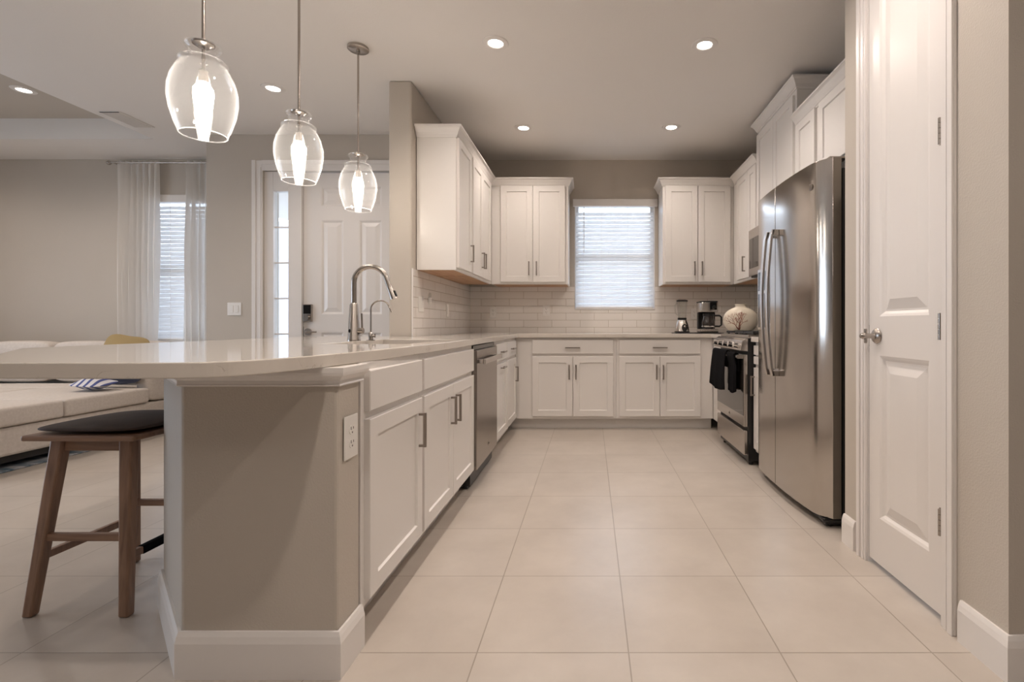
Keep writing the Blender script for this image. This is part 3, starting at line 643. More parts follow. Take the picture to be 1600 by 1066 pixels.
n = len(ys); mb.add([(0.003, a, b) for a, b in ys] + [(w_ - .003, a, b) for a, b in ys], [tuple(range(n)), tuple(range(2 * n - 1, n - 1, -1))] + [(i, n + i, n + (i + 1) % n, (i + 1) % n) for i in range(n)])
cp = mb.build('control_panel', 'steellight', g, bevel=.003)
for i in range(5):
    xx = .085 + i * (w_ - .17) / 4
    kb = MB().tube([(0, -.001, 0), (0, -.004, 0)], .026, 20).tube([(0, -.004, 0), (0, -.034, 0)], [.021, .019], 20).build('knob', 'chrome', cp, smooth=True, loc=(xx, -.018, .852), rot=(R(-13), 0, 0))
MB().box(0.001, w_ - .001, .0295, .665, .9055, .928).build('cooktop', 'steelx', g, bevel=.003)
mb = MB()
for k in range(3):
    x0 = .03 + k * .235; x1 = x0 + .225
    for yy in (.08, .22, .34, .46, .60): mb.box(x0, x1, yy - .007, yy + .007, .936, .952)
    for xx in (x0 + .006, (x0 + x1) / 2, x1 - .006): mb.box(xx - .006, xx + .006, .08, .60, .934, .950)
    for xx in (x0 + .01, x1 - .01):
        for yy in (.09, .59): mb.box(xx - .008, xx + .008, yy - .008, yy + .008, .9285, .936)
mb.build('burner_grates', 'iron', g, bevel=.002)
for xx in (.15, .38, .60):
    for yy in (.2, .48): MB().tube([(xx, yy, .9285), (xx, yy, .934)], .035, 20).build('burner_cap', 'iron', g)
# black cloths over the oven handle
def cloth(x0, x1, zt, zb, flare, label, seed, push=0):
    rnd = random.Random(seed); nx, nz = 14, 22; vs = []; loop = []
    # over the handle: back drop, top arc, front drop
    path = [(-.024, zt - .12)] + [(-.040 + .0155 * math.cos(R(a)), zt + .0155 * math.sin(R(a)) - .004) for a in range(0, 181, 30)]
    for k in range(1, 15): path.append((-.0555 + push * min(1, k / 4) - .004 * math.sin(k * .25), zt - .004 - (zt - zb) * k / 14))
    for j, (yy, zz) in enumerate(path):
        t = max(0, (zt - zz) / (zt - zb)); front = j > 7
        for i in range(nx + 1):
            u = i / nx; c = (x0 + x1) / 2; hw = (x1 - x0) / 2 * (1 + (flare * t ** 2 if front else 0))
            rip = (.008 * math.sin(u * 9 + seed) + .004 * math.sin(u * 21 + seed * 2)) * t if front else 0
            dz = (-.022 * math.sin(PI * u) * t ** 3) if front else 0
            vs.append((c + (u * 2 - 1) * hw, yy - abs(rip) - (.012 * t if front else 0), zz + dz))
    fs = [(j * (nx + 1) + i, j * (nx + 1) + i + 1, (j + 1) * (nx + 1) + i + 1, (j + 1) * (nx + 1) + i) for j in range(len(path) - 1) for i in range(nx)]
    mb = MB().add(vs, fs); o = mb.build('kitchen_towel', 'blackcloth', None, smooth=True, loc=(XRG, YR0, 0), rot=(0, 0, rR))
    s_ = o.modifiers.new('thick', 'SOLIDIFY'); s_.thickness = .006; s_.offset = 1
    tag(o, label, 'towel', 'black cloths on the oven handle')
cloth(.09, .49, .792, .515, .16, 'black kitchen cloth hanging at the far left of the oven handle', 1)
cloth(.515, .700, .784, .525, .03, 'black kitchen cloth hanging on the oven handle nearest the refrigerator', 4, .028)
# ---------------------------------------------------------------- microwave
m_ = thing('microwave', 'stainless over-the-range microwave mounted under the raised cabinet', 'microwave', (1.36, YR0, 1.405), rR); w_ = .755
MB().box(.002, w_ - .002, .022, .405, 0, .405).build('body', 'black', m_, bevel=.003)
dr = MB().box(.003, w_ * .76, 0, .0215, .012, .403).build('door', 'steelx', m_, bevel=.004)
MB().box(.03, w_ * .76 - .05, -.002, -.0003, .075, .325).build('door_window', 'ovenglass', dr, bevel=.001)
hd = MB(); hd.tube([(w_ * .76 - .022, -.04, .05), (w_ * .76 - .022, -.04, .36)], .008, 12)
for q in (.06, .35): hd.tube([(w_ * .76 - .022, -.04, q), (w_ * .76 - .022, -.0005, q)], .007, 10)
hd.build('handle', 'steellight', dr, smooth=True)
MB().box(w_ * .76 + .003, w_ - .003, 0, .0215, .012, .403).build('control_panel', 'blackgloss', m_, bevel=.003)
# ---------------------------------------------------------------- refrigerator
fr = thing('refrigerator', 'tall stainless side-by-side refrigerator with two curved vertical handles', 'refrigerator', (1.10, 3.335, 0), rR)
fr.rotation_euler = (0, 0, rR)
W_ = .905; sx = .365
def fy(x): # front contour
    return .020 * max(0, (.30 - x) / .30) ** 2 + .016 * max(0, (x - .45) / .3) ** 2 + (.045 * max(0, (x - .80) / .105) ** 2.2)
tilt = empty = None
MB().box(.012, W_ - .012, .135, .665, .05, 1.775).build('case', 'black', fr, bevel=.006)
def fdoor(x0, x1):
    n = 22; pts = [(x0 + (x1 - x0) * i / n, 0) for i in range(n + 1)]; pts = [(x, fy(x)) for x, _ in pts]
    if x0 < .1: pts = [(x0, fy(x0) + .018), (x0 + .006, fy(x0) + .006)] + pts[1:]
    poly = pts + [(x1, .125), (x0, .125)]
    return MB().prism(poly, .052, 1.82)
d1 = fdoor(.002, sx - .004).build('door', 'steel', fr, smooth=True, bevel=.0015); d2 = fdoor(sx + .004, W_).build('door', 'steel', fr, smooth=True, bevel=.0015)
for x0, dd in ((sx - .045, d1), (sx + .045, d2)):
    mb = MB(); n = 18; vs = []
    for i in range(n + 1):
        t = i / n; z = .70 + .86 * t; bulge = .045 + .028 * math.sin(PI * t)
        if i in (0, n): bulge = .038
        yf = -bulge; w2 = .017
        for a, b in ((-w2, yf), (w2, yf), (w2, yf + .016), (-w2, yf + .016)): vs.append((x0 + a, b, z))
    fs = [(i * 4 + k, i * 4 + (k + 1) % 4, i * 4 + 4 + (k + 1) % 4, i * 4 + 4 + k) for i in range(n) for k in range(4)] + [(3, 2, 1, 0), tuple(n * 4 + k for k in range(4))]
    mb.add(vs, fs)
    for z in (.70, 1.525): mb.box(x0 - .017, x0 + .017, -.04, -.0005, z, z + .035)
    mb.build('handle', 'steellight', dd, smooth=True, bevel=.003)
ds = MB().box(.07, .27, -.006, .0185, .97, 1.36).build('dispenser', 'steellight', d1, bevel=.004)
MB().box(.09, .25, -.0085, -.0065, .985, 1.20).build('dispenser_recess', 'blackgloss', ds, bevel=.001)
MB().box(.09, .25, -.0085, -.0065, 1.22, 1.34).build('dispenser_panel', 'blackgloss', ds, bevel=.001)
bd = MB().lathe([(0, 0), (.017, 0), (.016, .002), (.013, .0026), (0, .0026)], seg=28).build('badge', 'pull', d2, smooth=True, loc=(.80, fy(.80) - .0006, 1.70), rot=(R(90), 0, 0))
text(bd, 'emblem', 'GE', .018, 'chrome', (0, 0, .003), (0, 0, 0))
for x0 in (.02, W_ - .10): MB().box(x0, x0 + .08, .075, .17, 1.8205, 1.832).build('hinge_cover', 'steelx', fr, bevel=.004)
MB().box(.03, W_ - .03, .06, .62, .012, .049).build('base_grille', 'black', fr, bevel=.003)
for x0 in (.07, W_ - .06): MB().tube([(x0 - .018, .09, .019), (x0 + .018, .09, .019)], .0185, 18).build('roller', 'blackgloss', fr, smooth=True)
MB().box(W_ - .06, W_ - .008, .04, .13, .032, .050).build('hinge_bracket', 'blackgloss', fr, bevel=.006)
# ---------------------------------------------------------------- small appliances
b = thing('blender', 'small countertop blender with glass jar and silver base beside the coffee maker', 'blender', (.905, 4.93, CT + .0095))
MB().prism([(.075 * math.cos(a) * (1 if abs(math.cos(a)) < .99 else 1), .075 * math.sin(a)) for a in [2 * PI * q / 24 for q in range(24)]], 0, .012).build('foot', 'black', b)
MB().lathe([(.072, .0125), (.070, .03), (.060, .08), (.047, .115), (.040, .125), (0, .125)], seg=28).build('base', 'steellight', b, smooth=True)
MB().lathe([(0, 0), (.028, 0), (.027, .006), (0, .007)], seg=24, sy=1.35).build('control_panel', 'black', b, smooth=True, loc=(.012, -.0655, .045), rot=(R(80), 0, 0))
MB().lathe([(0, 0), (.011, 0), (.010, .010), (0, .011)], seg=20).build('knob', 'chrome', b, smooth=True, loc=(.012, -.070, .058), rot=(R(80), 0, 0))
MB().lathe([(.044, .1255), (.044, .145), (0, .145)]).build('collar', 'black', b, smooth=True)
MB().lathe([(.040, .1455), (.043, .20), (.050, .29), (.052, .305), (.049, .305), (.047, .29), (.040, .20), (.037, .1455)], seg=28, cap=False).build('jar', 'jar', b, smooth=True)
MB().tube([(-.044, 0, .17), (-.068, 0, .19), (-.070, 0, .27), (-.050, 0, .29)], .005, 10).build('jar_handle', 'jar', b, smooth=True)
MB().lathe([(0, .3055), (.056, .3055), (.056, .318), (.040, .324), (0, .325)]).build('lid', 'black', b, smooth=True)
c = thing('coffee_maker', 'black and silver drip coffee maker with glass carafe between the blender and the vase', 'coffee maker', (1.155, 4.93, CT + .0095))
MB().box(-.088, .088, -.10, .09, 0, .035).build('base', 'steellight', c, bevel=.01)
MB().box(-.085, .085, .03, .09, .0355, .20).build('column', 'black', c, bevel=.006)
tp = MB().prism([(-.09, .09), (-.09, -.06), (-.075, -.095), (-.03, -.11), (.03, -.11), (.075, -.095), (.09, -.06), (.09, .09)], .2005, .295).build('brew_head', 'steellight', c, bevel=.006, smooth=True)
MB().prism([(-.09, .09), (-.09, -.06), (-.075, -.095), (-.03, -.11), (.03, -.11), (.075, -.095), (.09, -.06), (.09, .09)], .2955, .307).build('lid', 'black', c, bevel=.004)
MB().box(.0, .065, -.1145, -.1115, .222, .293).build('control_panel', 'blackgloss', tp, bevel=.001)
MB().lathe([(0, 0), (.021, 0), (.019, .014), (0, .015)], seg=22).build('knob', 'chrome', tp, smooth=True, loc=(.035, -.1148, .246), rot=(R(90), 0, 0))
MB().lathe([(0, .0005), (.017, .0005), (.015, .003), (0, .004)], (0, 0, .015), 22).build('knob_face', 'black', tp, smooth=True, loc=(.035, -.1148, .246), rot=(R(90), 0, 0))
MB().lathe([(.05, .0365), (.062, .05), (.064, .10), (.052, .15), (.050, .16)], (0, -.035, 0), 26).build('carafe', 'ovenglass', c, smooth=True)
MB().lathe([(.053, .1605), (.053, .185), (0, .188)], (0, -.035, 0), 26).build('carafe_lid', 'black', c, smooth=True)
MB().lathe([(.0655, .055), (.0665, .058), (.0665, .062), (.0655, .065)], (0, -.035, 0), 26, cap=False).build('carafe_band', 'chrome', c, smooth=True)
MB().tube([(.05, -.06, .165), (.10, -.075, .165), (.118, -.08, .15), (.118, -.08, .075), (.10, -.075, .06), (.062, -.06, .062)], .009, 12).build('carafe_handle', 'black', c, smooth=True)
tag(MB().box(.815, 1.285, 4.80, 5.03, CT + .0005, CT + .009).build('counter_mat', 'black', bevel=.003), 'flat black mat under the blender and coffee maker', 'mat')
# vase with the coral drawing
vx, vy, vz = 1.225, 4.07, .9525
v = thing('vase', 'squat round cream vase with a dark red branching coral drawing, standing on the oven top', 'vase', (vx, vy, vz))
prof = [(0, 0), (.075, 0), (.10, .010), (.128, .045), (.137, .088), (.130, .128), (.105, .160), (.070, .182), (.046, .192), (.041, .202), (.044, .211), (.048, .216), (.044, .218), (.036, .210), (0, .205)]
prof = catmull(prof, 3); SXY = (1.0, .55); va = math.atan2(-vy, -vx) + PI / 2   # flat side towards the room
bd = MB().lathe(prof, seg=56, sx=SXY[0], sy=SXY[1]).build('body', 'ceramic', v, smooth=True, rot=(0, 0, math.atan2(vx, -vy) if False else -math.atan2(vx, vy)))
def vr(z):
    for (r0, z0), (r1, z1) in zip(prof, prof[1:]):
        if z0 <= z <= z1 and z1 > z0: return r0 + (r1 - r0) * (z - z0) / (z1 - z0)
    return .1
mb = MB(); rnd = random.Random(11)
def on(x, z):
    r = vr(max(.001, min(.19, z))); x = max(-r * .97, min(r * .97, x)); return (x, -SXY[1] * math.sqrt(max(0, r * r - x * x)) - .0004, z)
def branch(x, z, a, ln, r, dep):
    pts = [on(x, z)]; 
    for k in range(3):
        a += rnd.uniform(-.25, .25); x += math.sin(a) * ln / 3; z += math.cos(a) * ln / 3; z = min(z, .172); pts.append(on(x, z))
    mb.tube(pts, [r, r * .9, r * .85, r * .75], 6)
    if dep > 0:
        for s_ in (-1, 1): branch(x, z, a * .8 + s_ * rnd.uniform(.25, .55), ln * rnd.uniform(.66, .82), r * .74, dep - 1)
for a0 in (-.62, -.28, -.02, .24, .58): branch(-.012 + a0 * .008, .010, a0, .050 if abs(a0) < .5 else .036, .0028, 4)
mb.build('coral_drawing', 'coral', bd, smooth=True)
# ---------------------------------------------------------------- outlets and switches
def wall_plate(name, label, cat, loc, rz, kind='outlet', w=.072, h=.117, group=None):
    t = thing(name, label, cat, loc, rz, group)
    MB().box(-w / 2, w / 2, -.006, -.0005, -h / 2, h / 2).build('cover_plate', 'plate', t, bevel=.003)
    if kind == 'outlet':
        for z in (-.02, .02):
            s_ = MB().lathe([(0, 0), (.0165, 0), (.0165, .0016), (0, .0016)], seg=22, sy=.85).build('socket', 'plate', t, smooth=True, loc=(0, -.006, z), rot=(R(90), 0, 0))
            mb = MB(); mb.box(-.0085, -.006, -.0004, .0002, .001, .010); mb.box(.0055, .0080, -.0004, .0002, .002, .009); mb.box(-.0022, .0022, -.0004, .0002, -.0095, -.005)
            mb.build('slots', 'outletslot', s_, rot=(R(-90), 0, 0), loc=(0, 0, .0019))
    else:
        n = kind
        for i in range(n):
            x = (i - (n - 1) / 2) * .046
            MB().box(x - .016, x + .016, -.009, -.0062, -.033, .033).build('rocker', 'plate', t, bevel=.002)
    return t
wall_plate('wall_outlet', 'white duplex outlet on the peninsula end beside the cabinet', 'outlet', (XF, 1.488, .667), rL, w=.080, h=.128)
wall_plate('wall_outlet', 'white outlet in the tiled back wall just left of the window', 'outlet', (-.478, YB - e, 1.155), 0)
wall_plate('wall_outlet', 'white outlet in the tiled back wall near the left corner', 'outlet', (-1.05, YB - e, 1.135), 0)
wall_plate('wall_outlet', 'white outlet in the tiled back wall behind the blender', 'outlet', (1.115, YB - e, 1.12), 0)
wall_plate('light_switch', 'white double light switch on the wall left of the front door', 'switch', (-3.325, YE, 1.15), 0, 2, .13, .12)
wall_plate('light_switch', 'white switch plate at the near edge of the left tiled wall', 'switch', (XL + e, 3.80, 1.16), rL, 2, .118, .117)
wall_plate('light_switch', 'white switch plate in the middle of the left tiled wall', 'switch', (XL + e, 4.50, 1.13), rL, 1)
n_ = thing('night_light', 'tiny clear plug-in night light on the left tiled wall', 'night light', (XL + e, 3.98, 1.21), rL)
MB().box(-.014, .014, -.022, -.0005, -.035, .01).build('plug_body', 'plate', n_, bevel=.004)
MB().lathe([(0, .0105), (.010, .0105), (.012, .03), (.008, .045), (0, .05)], (0, -.012, 0), 16).build('lamp_cover', 'jar', n_, smooth=True)
# ---------------------------------------------------------------- pendants
PZ = 1.738
pd = thing('pendant_lamp', 'x', 'pendant lamp', (-1.49, 3.19, 0))
MB().lathe([(0, H - .001), (.064, H - .001), (.064, H - .016), (.058, H - .021), (.012, H - .024), (.010, H - .045), (0, H - .045)][::-1]).build('canopy', 'nickel', pd, smooth=True)
MB().tube([(0, 0, H - .045), (0, 0, PZ + .362)], .0062, 12).build('rod', 'nickel', pd, smooth=True)
gp = [(.078, 0), (.092, .035), (.106, .085), (.113, .135), (.112, .175), (.101, .22), (.086, .252), (.075, .270), (.080, .275), (.081, .283), (.073, .289), (.054, .294), (.048, .302), (.047, .322), (.050, .330), (.057, .336), (.060, .343), (.057, .350), (.048, .352)]
gs = MB().lathe(gp + [(r - .0028, z) for r, z in gp[::-1]], (0, 0, PZ), 48, cap=False)
gs.build('glass_shade', 'glass', pd, smooth=True)
MB().tube([(.0766 * math.cos(2 * PI * q / 40), .0766 * math.sin(2 * PI * q / 40), PZ) for q in range(41)], .0021, 8, cap=False).build('shade_rim', 'rim', pd, smooth=True)
MB().lathe([(0, .340), (.020, .340), (.026, .346), (.036, .350), (.038, .356), (.026, .362), (.010, .368), (0, .368)], (0, 0, PZ), 32).build('shade_cap', 'nickel', pd, smooth=True)
MB().lathe([(0, .205), (.016, .205), (.017, .228), (.014, .230), (.015, .25), (.0055, .256), (.0055, .290), (.0075, .292), (.0075, .300), (.0055, .302), (.0055, .339), (0, .339)], (0, 0, PZ), 20).build('socket', 'nickel', pd, smooth=True)
MB().lathe([(0, .012), (.012, .015), (.021, .05), (.029, .11), (.034, .155), (.033, .178), (.022, .196), (.014, .2045), (0, .2045)], (0, 0, PZ), 24).build('bulb', 'bulb', pd, smooth=True)
tag(pd, 'clear glass pendant lamp farthest from the camera, hanging in front of the front door', 'pendant lamp', 'glass pendants over the peninsula')
for yy, lb in ((2.56, 'clear glass pendant lamp in the middle of the row of three over the peninsula'), (1.935, 'clear glass pendant lamp nearest the camera, largest in view at upper left')):
    c = copy_tree(pd); c.location.y = yy; c['label'] = lb
    c.location.x = -1.50 if yy > 2 else -1.505
# ---------------------------------------------------------------- recessed lights and vent
def downlight(x, y, z, label, power=None):
    t = thing('recessed_light', label, 'ceiling light', (x, y, z), 0, 'round recessed ceiling lights')
    MB().lathe([(.045, -.003), (.050, -.0075), (.078, -.005), (.082, -.0005), (.045, -.0005)], seg=36, cap=False).build('trim_ring', 'trim', t, smooth=True)
    MB().lathe([(0, -.0035), (.0445, -.0035), (.0445, -.0015), (0, -.0015)], seg=30).build('lens', 'glasslens', t)
    l = light('downlight', 'SPOT', (0, 0, -.02), power or DOWN_W, WARM, t, spot_size=R(150), spot_blend=.9, shadow_soft_size=.05)
    return t
downlight(-.60, 3.14, H, 'recessed ceiling light over the kitchen, nearer left one')
downlight(.723, 3.16, H, 'recessed ceiling light over the kitchen, nearer right one')
downlight(-.606, 4.49, H, 'recessed ceiling light over the kitchen, far left one near the cabinets', DOWN_W * .7)
downlight(.725, 4.475, H, 'recessed ceiling light over the kitchen, far right one near the cabinets', DOWN_W * .7)
downlight(-2.385, 3.74, H, 'recessed ceiling light in front of the entry door, between two pendants')
downlight(-4.76, 4.18, 2.975, 'recessed light inside the raised tray ceiling of the living room', 34)
for x, y in ((-6.2, 4.18), (-4.76, 2.4), (-6.2, 2.4), (-4.76, .8), (-6.2, .8)): downlight(x, y, 2.975, 'extra recessed fill light added in the living room tray, outside the picture', 34)  # unseen tray lights added as fill for the living room
t = thing('fill_lamp', 'unseen round flush ceiling lamp added as fill behind the photographer', 'ceiling light', (-1.0, -1.3, H))  # unseen lamp, added behind the camera to brighten the ceiling
MB().lathe([(0, -.0005), (.17, -.0005), (.17, -.02), (0, -.02)], seg=40).build('base', 'nickel', t, smooth=True)
MB().lathe([(.16, -.0205), (.155, -.05), (.11, -.085), (0, -.10)], seg=40).build('lamp_shade', 'glasslens', t, smooth=True)
light('fill_light', 'POINT', (0, 0, -.22), 5, WARM, t, shadow_soft_size=.12)
for x, y in ((-.6, 1.75), (.72, 1.75), (-.6, .3), (.72, .3)): downlight(x, y, H, 'recessed ceiling light behind the photographer')
v = thing('ceiling_vent', 'white rectangular air vent in the ceiling next to the tray', 'vent', (-4.01, 4.31, H))
MB().box(-.09, .09, -.17, .17, -.006, -.0005).build('vent_frame', 'grill', v, bevel=.003)
mb = MB()
for q in range(11): mb.box(-.075 + q * .014, -.070 + q * .014, -.155, .155, -.010, -.0062)
mb.build('louvres', 'grill', v)
MB().box(-.08, .08, -.168, -.158, -.0085, -.0062).build('damper_slot', 'dark', v)
# ---------------------------------------------------------------- curtains
def curtain(x0, x1, zt, zb, y, label, folds, seed):
    nx, nz = folds * 8, 24; rnd = random.Random(seed); ph = [rnd.uniform(.7, 1.4) for _ in range(folds + 1)]; vs = []
    for j in range(nz + 1):
        t = j / nz; z = zt + (zb - zt) * t; amp = .012 + .030 * min(1, t * 3)
        for i in range(nx + 1):
            u = i / nx; k = min(folds, int(u * folds)); a = amp * ph[k]
            vs.append((x0 + (x1 - x0) * u + .008 * math.sin(u * 40 + t * 2), y + a * math.sin(u * folds * 2 * PI + .6 * math.sin(t * 3 + seed)), z))
    fs = [(j * (nx + 1) + i, j * (nx + 1) + i + 1, (j + 1) * (nx + 1) + i + 1, (j + 1) * (nx + 1) + i) for j in range(nz) for i in range(nx)]
    o = MB().add(vs, fs).build('sheer_curtain', 'sheer', None, smooth=True)
    return tag(o, label, 'curtain', 'sheer curtains at the living room window')
curtain(-5.02, -4.58, 2.735, .05, 5.275, 'white sheer curtain gathered on the left side of the living room window', 7, 1)
curtain(-4.30, -3.86, 2.735, .05, 5.275, 'white sheer curtain on the right side of the living room window, by the corner', 7, 2)
rd = thing('curtain_rod', 'thin metal curtain rod with a ball finial above the living room window', 'curtain rod', (0, 5.25, 2.712))
MB().tube([(-5.06, 0, 0), (-3.72, 0, 0)], .008, 12).build('rod', 'nickel', rd, smooth=True)
for x in (-5.08, -3.70): MB().lathe([(0, -.024), (.012, -.02), (.023, -.006), (.023, .006), (.012, .02), (0, .024)], seg=18).build('finial', 'nickel', rd, smooth=True, loc=(x, 0, 0))
for x in (-5.035, -3.75): MB().tube([(x, .008, 0), (x, .098, 0)], .006, 10).build('bracket', 'nickel', rd, smooth=True)
# ---------------------------------------------------------------- sofa
def cushion(x0, x1, y0, y1, z0, z1, name, matn, parent, puff=.02, sub=2):
    bm = bmesh.new(); bmesh.ops.create_cube(bm, size=1)
    bmesh.ops.subdivide_edges(bm, edges=bm.edges, cuts=5, use_grid_fill=True)
    cx, cy, cz = (x0 + x1) / 2, (y0 + y1) / 2, (z0 + z1) / 2; sx_, sy_, sz_ = x1 - x0, y1 - y0, z1 - z0
    for q in bm.verts:
        a, b_, c_ = q.co * 2
        fx = (1 - a ** 4) * .5 + .5; f2 = (1 - b_ ** 4) * .5 + .5; f3 = (1 - c_ ** 4) * .5 + .5
        q.co = Vector((cx + a * (sx_ / 2 + puff * (f2 * f3 - 1)), cy + b_ * (sy_ / 2 + puff * (fx * f3 - 1)), cz + c_ * (sz_ / 2 + puff * (fx * f2 - 1))))
    me = bpy.data.meshes.new(name); bm.to_mesh(me); bm.free(); me.materials.append(M[matn])
    for p in me.polygons: p.use_smooth = True
    o = bpy.data.objects.new(name, me); COL.objects.link(o)
    if parent: o.parent = parent
    m2 = o.modifiers.new('sub', 'SUBSURF'); m2.levels = 1; m2.render_levels = sub
    return o
s = thing('sofa', 'large beige fabric sectional sofa along the living room wall', 'sofa', (-5.0, 4.4, 0))
ox, oy = 5.0, -4.4
def sc_(x0, x1, y0, y1, z0, z1, n, puff=.03):
    if n != 'seat_cushion': return cushion(x0 + ox, x1 + ox, y0 + oy, y1 + oy, z0, z1, n, 'fabric', s, puff)
    cx, cy = (x0 + x1) / 2 + ox, (y0 + y1) / 2 + oy; hx, hy = (x1 - x0) / 2, (y1 - y0) / 2; N = 8; vs = []
    for zz, top in ((z0, 0), (z1, 1)):
        for i in range(N + 1):
            for j in range(N + 1):
                a, b = i / N * 2 - 1, j / N * 2 - 1; vs.append((cx + a * hx, cy + b * hy, zz + (.012 * (1 - a ** 4) * (1 - b ** 4) if top else 0)))
    K = (N + 1) ** 2; ix = lambda i, j, t: t * K + i * (N + 1) + j
    fs = [(ix(i, j, t), ix(i + 1, j, t), ix(i + 1, j + 1, t), ix(i, j + 1, t)) for t in (0, 1) for i in range(N) for j in range(N)]
    for k in range(N): fs += [(ix(k, 0, 0), ix(k + 1, 0, 0), ix(k + 1, 0, 1), ix(k, 0, 1)), (ix(k, N, 0), ix(k + 1, N, 0), ix(k + 1, N, 1), ix(k, N, 1)), (ix(0, k, 0), ix(0, k + 1, 0), ix(0, k + 1, 1), ix(0, k, 1)), (ix(N, k, 0), ix(N, k + 1, 0), ix(N, k + 1, 1), ix(N, k, 1))]
    o = MB().add(vs, fs).build(n, 'fabric', s, bevel=.022, seg=4); 
    for p in o.data.polygons: p.use_smooth = True
    return o
MB().box(-5.9 + ox, -3.99 + ox, 3.02 + oy, 5.2 + oy, .10, .30).box(-7.0 + ox, -5.9 + ox, 4.3 + oy, 5.2 + oy, .10, .30).build('base', 'fabric', s, bevel=.02)
mb = MB()
for x, y in ((-4.08, 3.12), (-4.08, 5.1), (-5.8, 3.12), (-5.8, 5.1), (-6.9, 5.1), (-6.9, 4.4)): mb.box(x + ox - .03, x + ox + .03, y + oy - .03, y + oy + .03, .013, .0995)
mb.build('feet', 'sofadark', s)
MB().box(-5.85 + ox, -4.03 + ox, 3.07 + oy, 5.15 + oy, .05, .0995).build('plinth', 'sofadark', s)
sc_(-4.95, -3.965, 3.05, 3.757, .305, .435, 'seat_cushion'); sc_(-4.95, -3.965, 3.763, 4.48, .305, .435, 'seat_cushion')
sc_(-5.92, -4.96, 3.05, 3.757, .305, .435, 'seat_cushion'); sc_(-5.92, -4.96, 3.763, 4.48, .305, .435, 'seat_cushion')
sc_(-6.98, -5.93, 4.25, 4.85, .305, .44, 'seat_cushion'); sc_(-5.92, -4.13, 4.485, 4.85, .305, .43, 'seat_cushion')
sc_(-4.125, -3.965, 4.49, 5.2, .302, .63, 'armrest', .025)
MB().box(-7.0 + ox, -4.13 + ox, 5.02 + oy, 5.2 + oy, .302, .74).build('backrest', 'fabric', s, bevel=.03)
for x0, x1 in ((-6.52, -5.88), (-5.87, -5.24), (-5.23, -4.62), (-4.61, -4.14)): sc_(x0, x1, 4.80, 5.015, .442, .845, 'back_cushion', .035)
def pillow(name, label, x, y, z, w, h, t, matn, rot):
    o = cushion(-w / 2, w / 2, -t / 2, t / 2, -h / 2, h / 2, name, matn, None, .05); 
    for v_ in o.data.vertices:
        a, c_ = v_.co.x / (w / 2), v_.co.z / (h / 2); k_ = (1 - a * a) * (1 - c_ * c_); v_.co.y *= .25 + .9 * max(0, k_)
        v_.co.x *= 1 + .06 * (abs(a * c_)); v_.co.z *= 1 + .10 * abs(a * c_) * (1 if c_ > 0 else .5)
    o.location = (x, y, z); o.rotation_euler = rot; return tag(o, label, 'pillow')
pillow('throw_pillow', 'mustard yellow throw pillow leaning on the sofa back near the curtain', -4.42, 4.70, .69, .42, .42, .15, 'yellow', (R(-14), R(8), 0))
pillow('throw_pillow', 'white and blue striped pillow lying on the sofa seat', -4.20, 4.21, .507, .27, .24, .10, 'stripes', (R(-84), R(3), R(4)))
pillow('throw_pillow', 'dark navy pillow beside the striped one on the sofa', -4.24, 4.47, .51, .42, .14, .08, 'navy', (R(-60), 0, R(-5)))
pillow('throw_pillow', 'dark brown pillow at the far left end of the sofa back', -6.02, 4.68, .69, .40, .40, .14, 'leather', (R(-12), 0, 0))
tag(MB().box(-6.6, -3.96, 1.2, 4.02, .001, .012).build('area_rug', 'rug', bevel=.004), 'blue and grey patterned rug under the front of the sofa', 'rug')
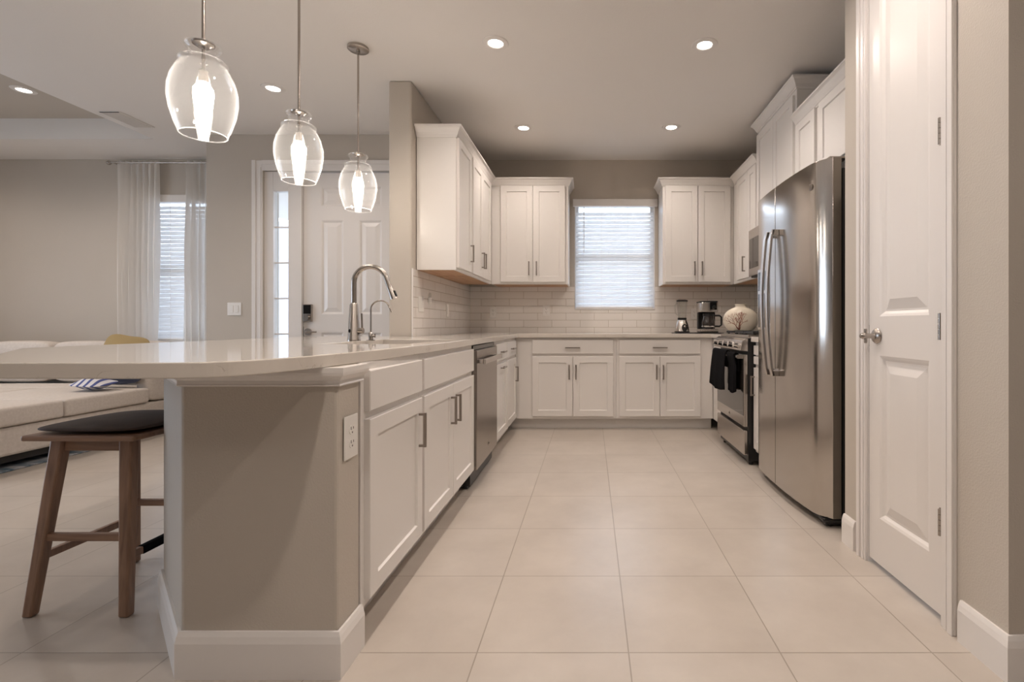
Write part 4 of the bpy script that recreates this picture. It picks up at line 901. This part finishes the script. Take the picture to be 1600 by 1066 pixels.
# ---------------------------------------------------------------- stools
def stool(label, loc, rz):
    t = thing('counter_stool', label, 'stool', loc, rz, 'wooden counter stools')
    hw, hd = .195, .20; zs = .600
    MB().prism([(-hw, -hd), (hw - .0, -hd), (hw, hd), (-hw, hd)], zs, zs + .020).build('seat', 'stoolwoodx', t, bevel=.006)
    c = cushion(-hw + .012, hw - .005, -hd + .01, hd - .01, zs + .0205, zs + .055, 'seat_cushion', 'leather', t, .018)
    mb = MB().box(-.10, .10, -.145, -.125, zs - .045, zs - .0005); mb.build('apron', 'stoolwoodx', t, bevel=.002)
    MB().box(-.10, .10, .125, .145, zs - .045, zs - .0005).build('apron', 'stoolwoodx', t, bevel=.002)
    L_ = {}
    for sx_ in (-1, 1):
        for sy_ in (-1, 1):
            a = (sx_ * .12, sy_ * .135, zs - .0005); b_ = (sx_ * .165, sy_ * .195, 0.001)
            MB().beam(b_, a, .034, .030, .046, .036).build('leg', 'stoolwood', t, bevel=.006); L_[(sx_, sy_)] = (a, b_)
    def at(sx_, sy_, z): a, b_ = L_[(sx_, sy_)]; k = z / zs; return Vector(b_).lerp(Vector(a), k)
    for sy_, z in ((-1, .262), (1, .262)):
        p, q = at(-1, sy_, z), at(1, sy_, z); MB().box(p.x + .016, q.x - .016, p.y - .010, p.y + .010, z - .013, z + .013).build('stretcher', 'stoolwoodx', t, bevel=.003)
    z = .195; p, q = at(-1, -1, z), at(-1, 1, z); MB().box(p.x - .010, p.x + .010, p.y + .014, q.y - .014, z - .013, z + .013).build('stretcher', 'stoolwood', t, bevel=.003)
    p, q = at(1, -1, z), at(1, 1, z); st = MB().box(p.x - .010, p.x + .010, p.y + .014, q.y - .014, z - .013, z + .013).build('stretcher', 'stoolwood', t, bevel=.003)
    MB().box(p.x - .012, p.x + .012, p.y + .05, q.y - .05, z - .015, z + .015).build('footrest_sleeve', 'blackcloth', st, bevel=.004)
    return t
s1 = stool('wooden counter stool with dark leather cushion nearest the camera, at the left edge', (-1.76, 1.905, 0), 0)
s2 = copy_tree(s1); s2.location = (-1.80, 2.62, 0); s2['label'] = 'wooden counter stool mostly hidden behind the peninsula wall'
structure(MB().box(-5.0, -1.0, YE + .75 + .15, 8.2, 2.72, 2.9).build('ceiling_porch', 'ceil'))
structure(MB().box(-12, 8, 9.6, 9.8, -.12, 3.0).build('wall_backdrop', 'stucco'))  # added pale wall, holds down the sky brightness behind the sidelight
# ---------------------------------------------------------------- outdoors seen through the glass
structure(MB().box(-12, 8, 5.6, 14, -.25, -.12).box(-14, -7.3, -6, 5.5, -.25, -.12).build('ground', 'ground'))
